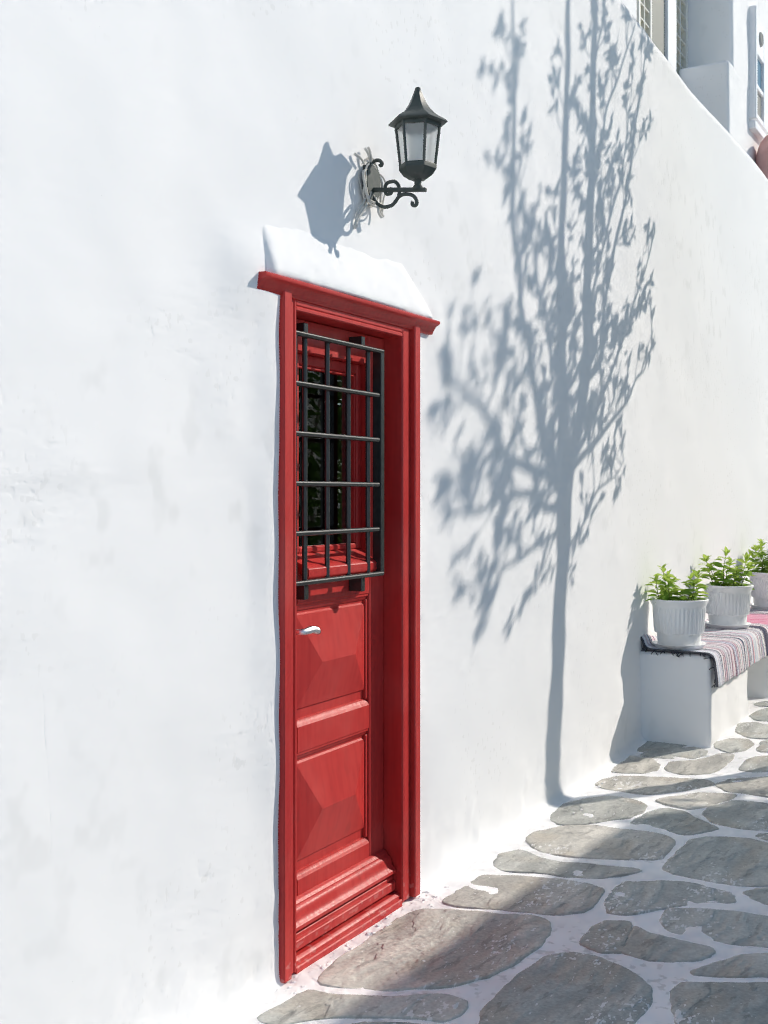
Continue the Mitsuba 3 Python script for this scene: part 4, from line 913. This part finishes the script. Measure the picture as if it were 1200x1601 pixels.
for x, y, z, w in CLUMPS:
    c = np.array([x, y, z])
    b = c + rt.normal(0, 0.03, 3)
    d = np.linalg.norm(ALLP[:, :3] - (b - [0, 0, 0.15]), axis=1)
    a = ALLP[np.argmin(d + 0.4 * np.maximum(0, ALLP[:, 2] - b[2]))][:3]
    if np.linalg.norm(b - a) > 0.7:
        a = b + (a - b) / np.linalg.norm(a - b) * 0.7
    twig(a, b, int(7 + 9 * w), 0.067 * (0.8 + 0.3 * w))
    if w > 0.85 and c[1] > -1.4:
        for _ in range(2):
            twig(a, b + rt.normal(0, 0.09, 3), int(4 + 6 * w), 0.063)
for q in limb_pts:
    n = len(q)
    for i in range(9, n, 4):
        a = q[i, :3]
        d = np.array([rt.normal(0, 0.4), rt.normal(0, 0.4), 0.9])
        twig(a, a + d / np.linalg.norm(d) * rt.uniform(0.10, 0.28), int(rt.integers(3, 7)), 0.068)
k_ = obj('twig', cat(twigs), 'bark', tree, smooth=True)
labels[k_] = {'kind': 'stuff', 'label': 'thin twigs of the tree'}
k_ = obj('leaf', (np.vstack(LVS), np.vstack(LFS)), 'leaf_dark', tree, smooth=True, uv=np.vstack(LUV))
labels[k_] = {'kind': 'stuff', 'label': 'leaves of the tree'}

# ------------------------------------------------------------------ house across the lane (behind the camera): it shades the paving
opp = thing('opposite_house', 'whitewashed house across the lane, beyond the edge of the picture', 'house')
ob = soft_box(0, 4.6, -7.0, 0.0, -0.3, 3.50, 0.05, 0.5, 0.02, 9)
ob.apply_translation([-4.6, 0, 0])
yaw = math.atan(-0.066)
ob.apply_transform(trimesh.transformations.rotation_matrix(yaw, [0, 0, 1]))
ob.apply_translation([9.2, -3.42, 0])
obj('wall', ob, 'plaster', opp, smooth=True)
od = bx(-3.4, -2.5, -0.03, 0.02, 0.0, 2.05, 0.006)
ow = bx(-1.7, -0.9, -0.03, 0.02, 1.0, 2.1, 0.006)
for m, nme in ((od, 'door'), (ow, 'shutter')):
    m.apply_transform(trimesh.transformations.rotation_matrix(yaw, [0, 0, 1]))
    m.apply_translation([9.2, -3.42, 0])
    obj(nme, m, 'olive_paint', opp)
vine = thing('climbing_vine', 'dark green climber on the corner of the house across the lane, outside the picture', 'plant')
rv = np.random.default_rng(77)
V, F = [], []
n = 2600
vx, vz = rv.uniform(-2.3, -0.02, n), 0.15 + 3.0 * rv.random(n) ** 0.9
ok = fbm(np.c_[vx * 1.6, vz * 1.6, vx * 0], 3, 61) > 0.30
cy, sy_ = math.cos(yaw), math.sin(yaw)
for k, (a, z) in enumerate(zip(vx[ok], vz[ok])):
    o = rv.uniform(0.01, 0.22)
    R = frame_of([rv.normal(0, 0.6), 0.8, rv.normal(-0.3, 0.5)], rv.uniform(-1, 1)) * rv.uniform(0.08, 0.15)
    V.append(lv @ R.T + [9.2 + a * cy - o * sy_, -3.42 + a * sy_ + o * cy, z])
    F.append(lf + k * len(lv))
kk = obj('foliage', (np.vstack(V), np.vstack(F)), 'leaf_dark', vine, smooth=True, uv=np.tile(luv, (len(V), 1)))
labels[kk] = {'kind': 'stuff', 'label': 'leaves of the climber'}
for a in (-1.9, -1.2, -0.5):
    obj('stem', tube([(9.2 + (a + 0.1 * math.sin(z * 3)) * cy, -3.42 + a * sy_ + 0.04, z) for z in np.linspace(-0.03, 2.9, 14)], np.linspace(0.025, 0.008, 14), 6), 'bark', vine, smooth=True)
# shrubs beyond the corner of that house, seen only as the dark reflection in the door's pane
for i, (x, y, s) in enumerate([(10.8, -5.6, 1.5), (12.8, -5.2, 1.6), (15.0, -5.4, 1.8), (17.6, -5.2, 1.9)]):
    sh = thing('oleander_shrub', ['dark oleander shrub nearest the opposite house, outside the picture', 'dark oleander shrub second from the opposite house, outside the picture', 'dark oleander shrub third from the opposite house, outside the picture', 'dark oleander shrub farthest from the opposite house, outside the picture'][i], 'shrub', 'oleander shrubs across the lane')
    r = np.random.default_rng(40 + i)
    n = 1500
    u = r.normal(0, 1, (n, 3))
    u /= np.linalg.norm(u, axis=1, keepdims=True)
    c = np.array([x, y, 1.6]) + u * np.array([1.25, 0.9, 1.75]) * (r.uniform(0.45, 1, (n, 1)) ** 0.5) * (0.8 + 0.4 * fbm(u * 2 + i, 2, 3)[:, None]) * s / 1.7
    V, F = [], []
    for k in range(n):
        R = frame_of(u[k] + r.normal(0, 0.6, 3), r.uniform(-1, 1)) * r.uniform(0.14, 0.24)
        V.append(lv @ R.T + c[k])
        F.append(lf + k * len(lv))
    kk = obj('foliage', (np.vstack(V), np.vstack(F)), 'leaf_dark', sh, smooth=True, uv=np.tile(luv, (n, 1)))
    labels[kk] = {'kind': 'stuff', 'label': 'leaves of the shrub'}
    for a in range(4):
        obj('trunk', tube([(x + 0.1 * a - 0.15, y, -0.05), (x + 0.5 * (a - 1.5) * 0.4, y + 0.1 * a, 1.0), (x + 0.7 * (a - 1.5) * 0.6, y + 0.1, 2.0)], [0.04, 0.03, 0.015], 7), 'bark', sh, smooth=True)

# ------------------------------------------------------------------ the upper house on the terrace above the wall
up = thing('upper_house', 'whitewashed upper storey with glazed doors set back above the long wall', 'house')
obj('terrace', bx(-4, 18, 0.29, 6.0, 3.9, 4.16), 'terrace_floor', up, smooth=False)
FY = 1.0                                                          # plane of the glazed doors
obj('wall', soft_box(4.0, 9.9, FY, FY + 3, 4.1, 8.0, 0.04, 0.3, 0.01, 2), 'plaster', up, smooth=True)
obj('end_wall', soft_box(11.60, 18.5, 0.56, 5.0, 4.1, 9.5, 0.045, 0.12, 0.014, 6), 'plaster', up, smooth=True)
obj('parapet_block', soft_box(11.15, 11.66, 0.50, 0.985, 4.1, 5.62, 0.035, 0.06, 0.010, 7), 'plaster', up, smooth=True)
obj('back_wall', bx(9.9, 11.6, FY + 0.35, FY + 0.5, 4.1, 8.0), 'olive_curtain', up, smooth=False)
obj('lintel', bx(9.9, 11.6, FY, FY + 0.3, 6.9, 8.0), 'plaster', up, smooth=False)


def glazed_leaf(x0, x1, z0=4.16, z1=6.9):
    k = obj('glazed_door', cat([bx(x0, x0 + 0.055, FY, FY + 0.05, z0, z1, 0.004), bx(x1 - 0.055, x1, FY, FY + 0.05, z0, z1, 0.004), bx(x0 + 0.055, x1 - 0.055, FY + 0.001, FY + 0.049, z0, z0 + 0.08), bx(x0 + 0.055, x1 - 0.055, FY + 0.001, FY + 0.049, z1 - 0.08, z1)]), 'grey_frame', up)
    xm = (x0 + x1) / 2
    obj('muntin', bx(xm - 0.010, xm + 0.010, FY + 0.008, FY + 0.04, z0 + 0.08, z1 - 0.08), 'grey_frame', k, smooth=False)
    for z in np.arange(z0 + 0.2, z1 - 0.1, 0.135):
        for a, b in ((x0 + 0.055, xm - 0.010), (xm + 0.010, x1 - 0.055)):
            obj('muntin', bx(a, b, FY + 0.010, FY + 0.038, z - 0.006, z + 0.006), 'grey_frame', k, smooth=False)
    pn = trimesh.Trimesh(np.array([(x0 + 0.05, FY + 0.025, z0 + 0.05), (x1 - 0.05, FY + 0.025, z0 + 0.05), (x1 - 0.05, FY + 0.025, z1 - 0.05), (x0 + 0.05, FY + 0.025, z1 - 0.05)]), [[0, 1, 2], [0, 2, 3]], process=False)
    obj('pane', pn, 'window_glass', k, smooth=False)
    obj('curtain', bx(x0 + 0.03, x1 - 0.03, FY + 0.055, FY + 0.06, z0, z1), 'olive_curtain', k, smooth=False)


for a, b in ((9.02 - 0.0, 9.02), ):
    pass
glazed_leaf(11.10, 11.585)
glazed_leaf(9.92, 10.33)
dp = obj('door_post', bx(10.78, 11.09, FY - 0.02, FY + 0.06, 4.16, 6.9, 0.006), 'white_paint', up)
obj('door_leaf', bx(10.336, 10.774, FY + 0.01, FY + 0.05, 4.16, 6.9, 0.004), 'olive_paint', up)
obj('door_handle', bx(10.97, 11.03, FY - 0.05, FY - 0.021, 5.42, 5.50, 0.01), 'black_iron', up)
# projecting white window frame on the sunlit flank
UW = obj('window', cat([bx(12.35, 12.41, 0.49, 0.60, 5.40, 6.58, 0.012), bx(12.412, 12.47, 0.525, 0.60, 5.40, 6.50, 0.008), bx(12.472, 12.52, 0.51, 0.60, 5.44, 6.50, 0.006), bx(12.522, 12.86, 0.512, 0.60, 5.44, 5.50, 0.006), bx(12.522, 12.86, 0.515, 0.60, 5.77, 5.82, 0.006), bx(12.522, 12.86, 0.512, 0.60, 6.13, 6.50, 0.006), bx(12.862, 13.3, 0.51, 0.60, 5.44, 6.50, 0.006), bx(12.36, 13.35, 0.50, 0.60, 5.30, 5.39, 0.008)]), 'white_paint', up)
obj('pane', bx(12.52, 12.864, 0.54, 0.55, 5.82, 6.13), 'blue_curtain', UW, smooth=False)
obj('pane', bx(12.52, 12.864, 0.54, 0.55, 5.50, 5.77), 'grey_curtain', UW, smooth=False)
ov = lathe([(0.0, 0.012), (0.045, 0.012), (0.06, 0.02), (0.074, 0.012), (0.078, 0.0)], 30)
ov.apply_transform(trimesh.transformations.rotation_matrix(math.pi / 2, [1, 0, 0]))
ov.apply_translation([12.68, 0.5115, 6.33])
obj('roundel', ov, 'grey_curtain', UW)
dm = lathe([(0.285, -0.9), (0.285, -0.12), (0.28, -0.05), (0.265, 0.01), (0.235, 0.07), (0.19, 0.12), (0.135, 0.155), (0.07, 0.175), (0.0, 0.18)], 40)
dm.vertices += (fbm(dm.vertices * 6, 3, 3) - 0.5)[:, None] * 0.03
dm.apply_translation([12.69, 0.27, 5.15])
dome = obj('dome_cap', dm, 'pink_dome', smooth=True)
labels[dome] = {'label': 'faded pink rounded masonry chimney cap behind the top of the white wall', 'category': 'dome'}
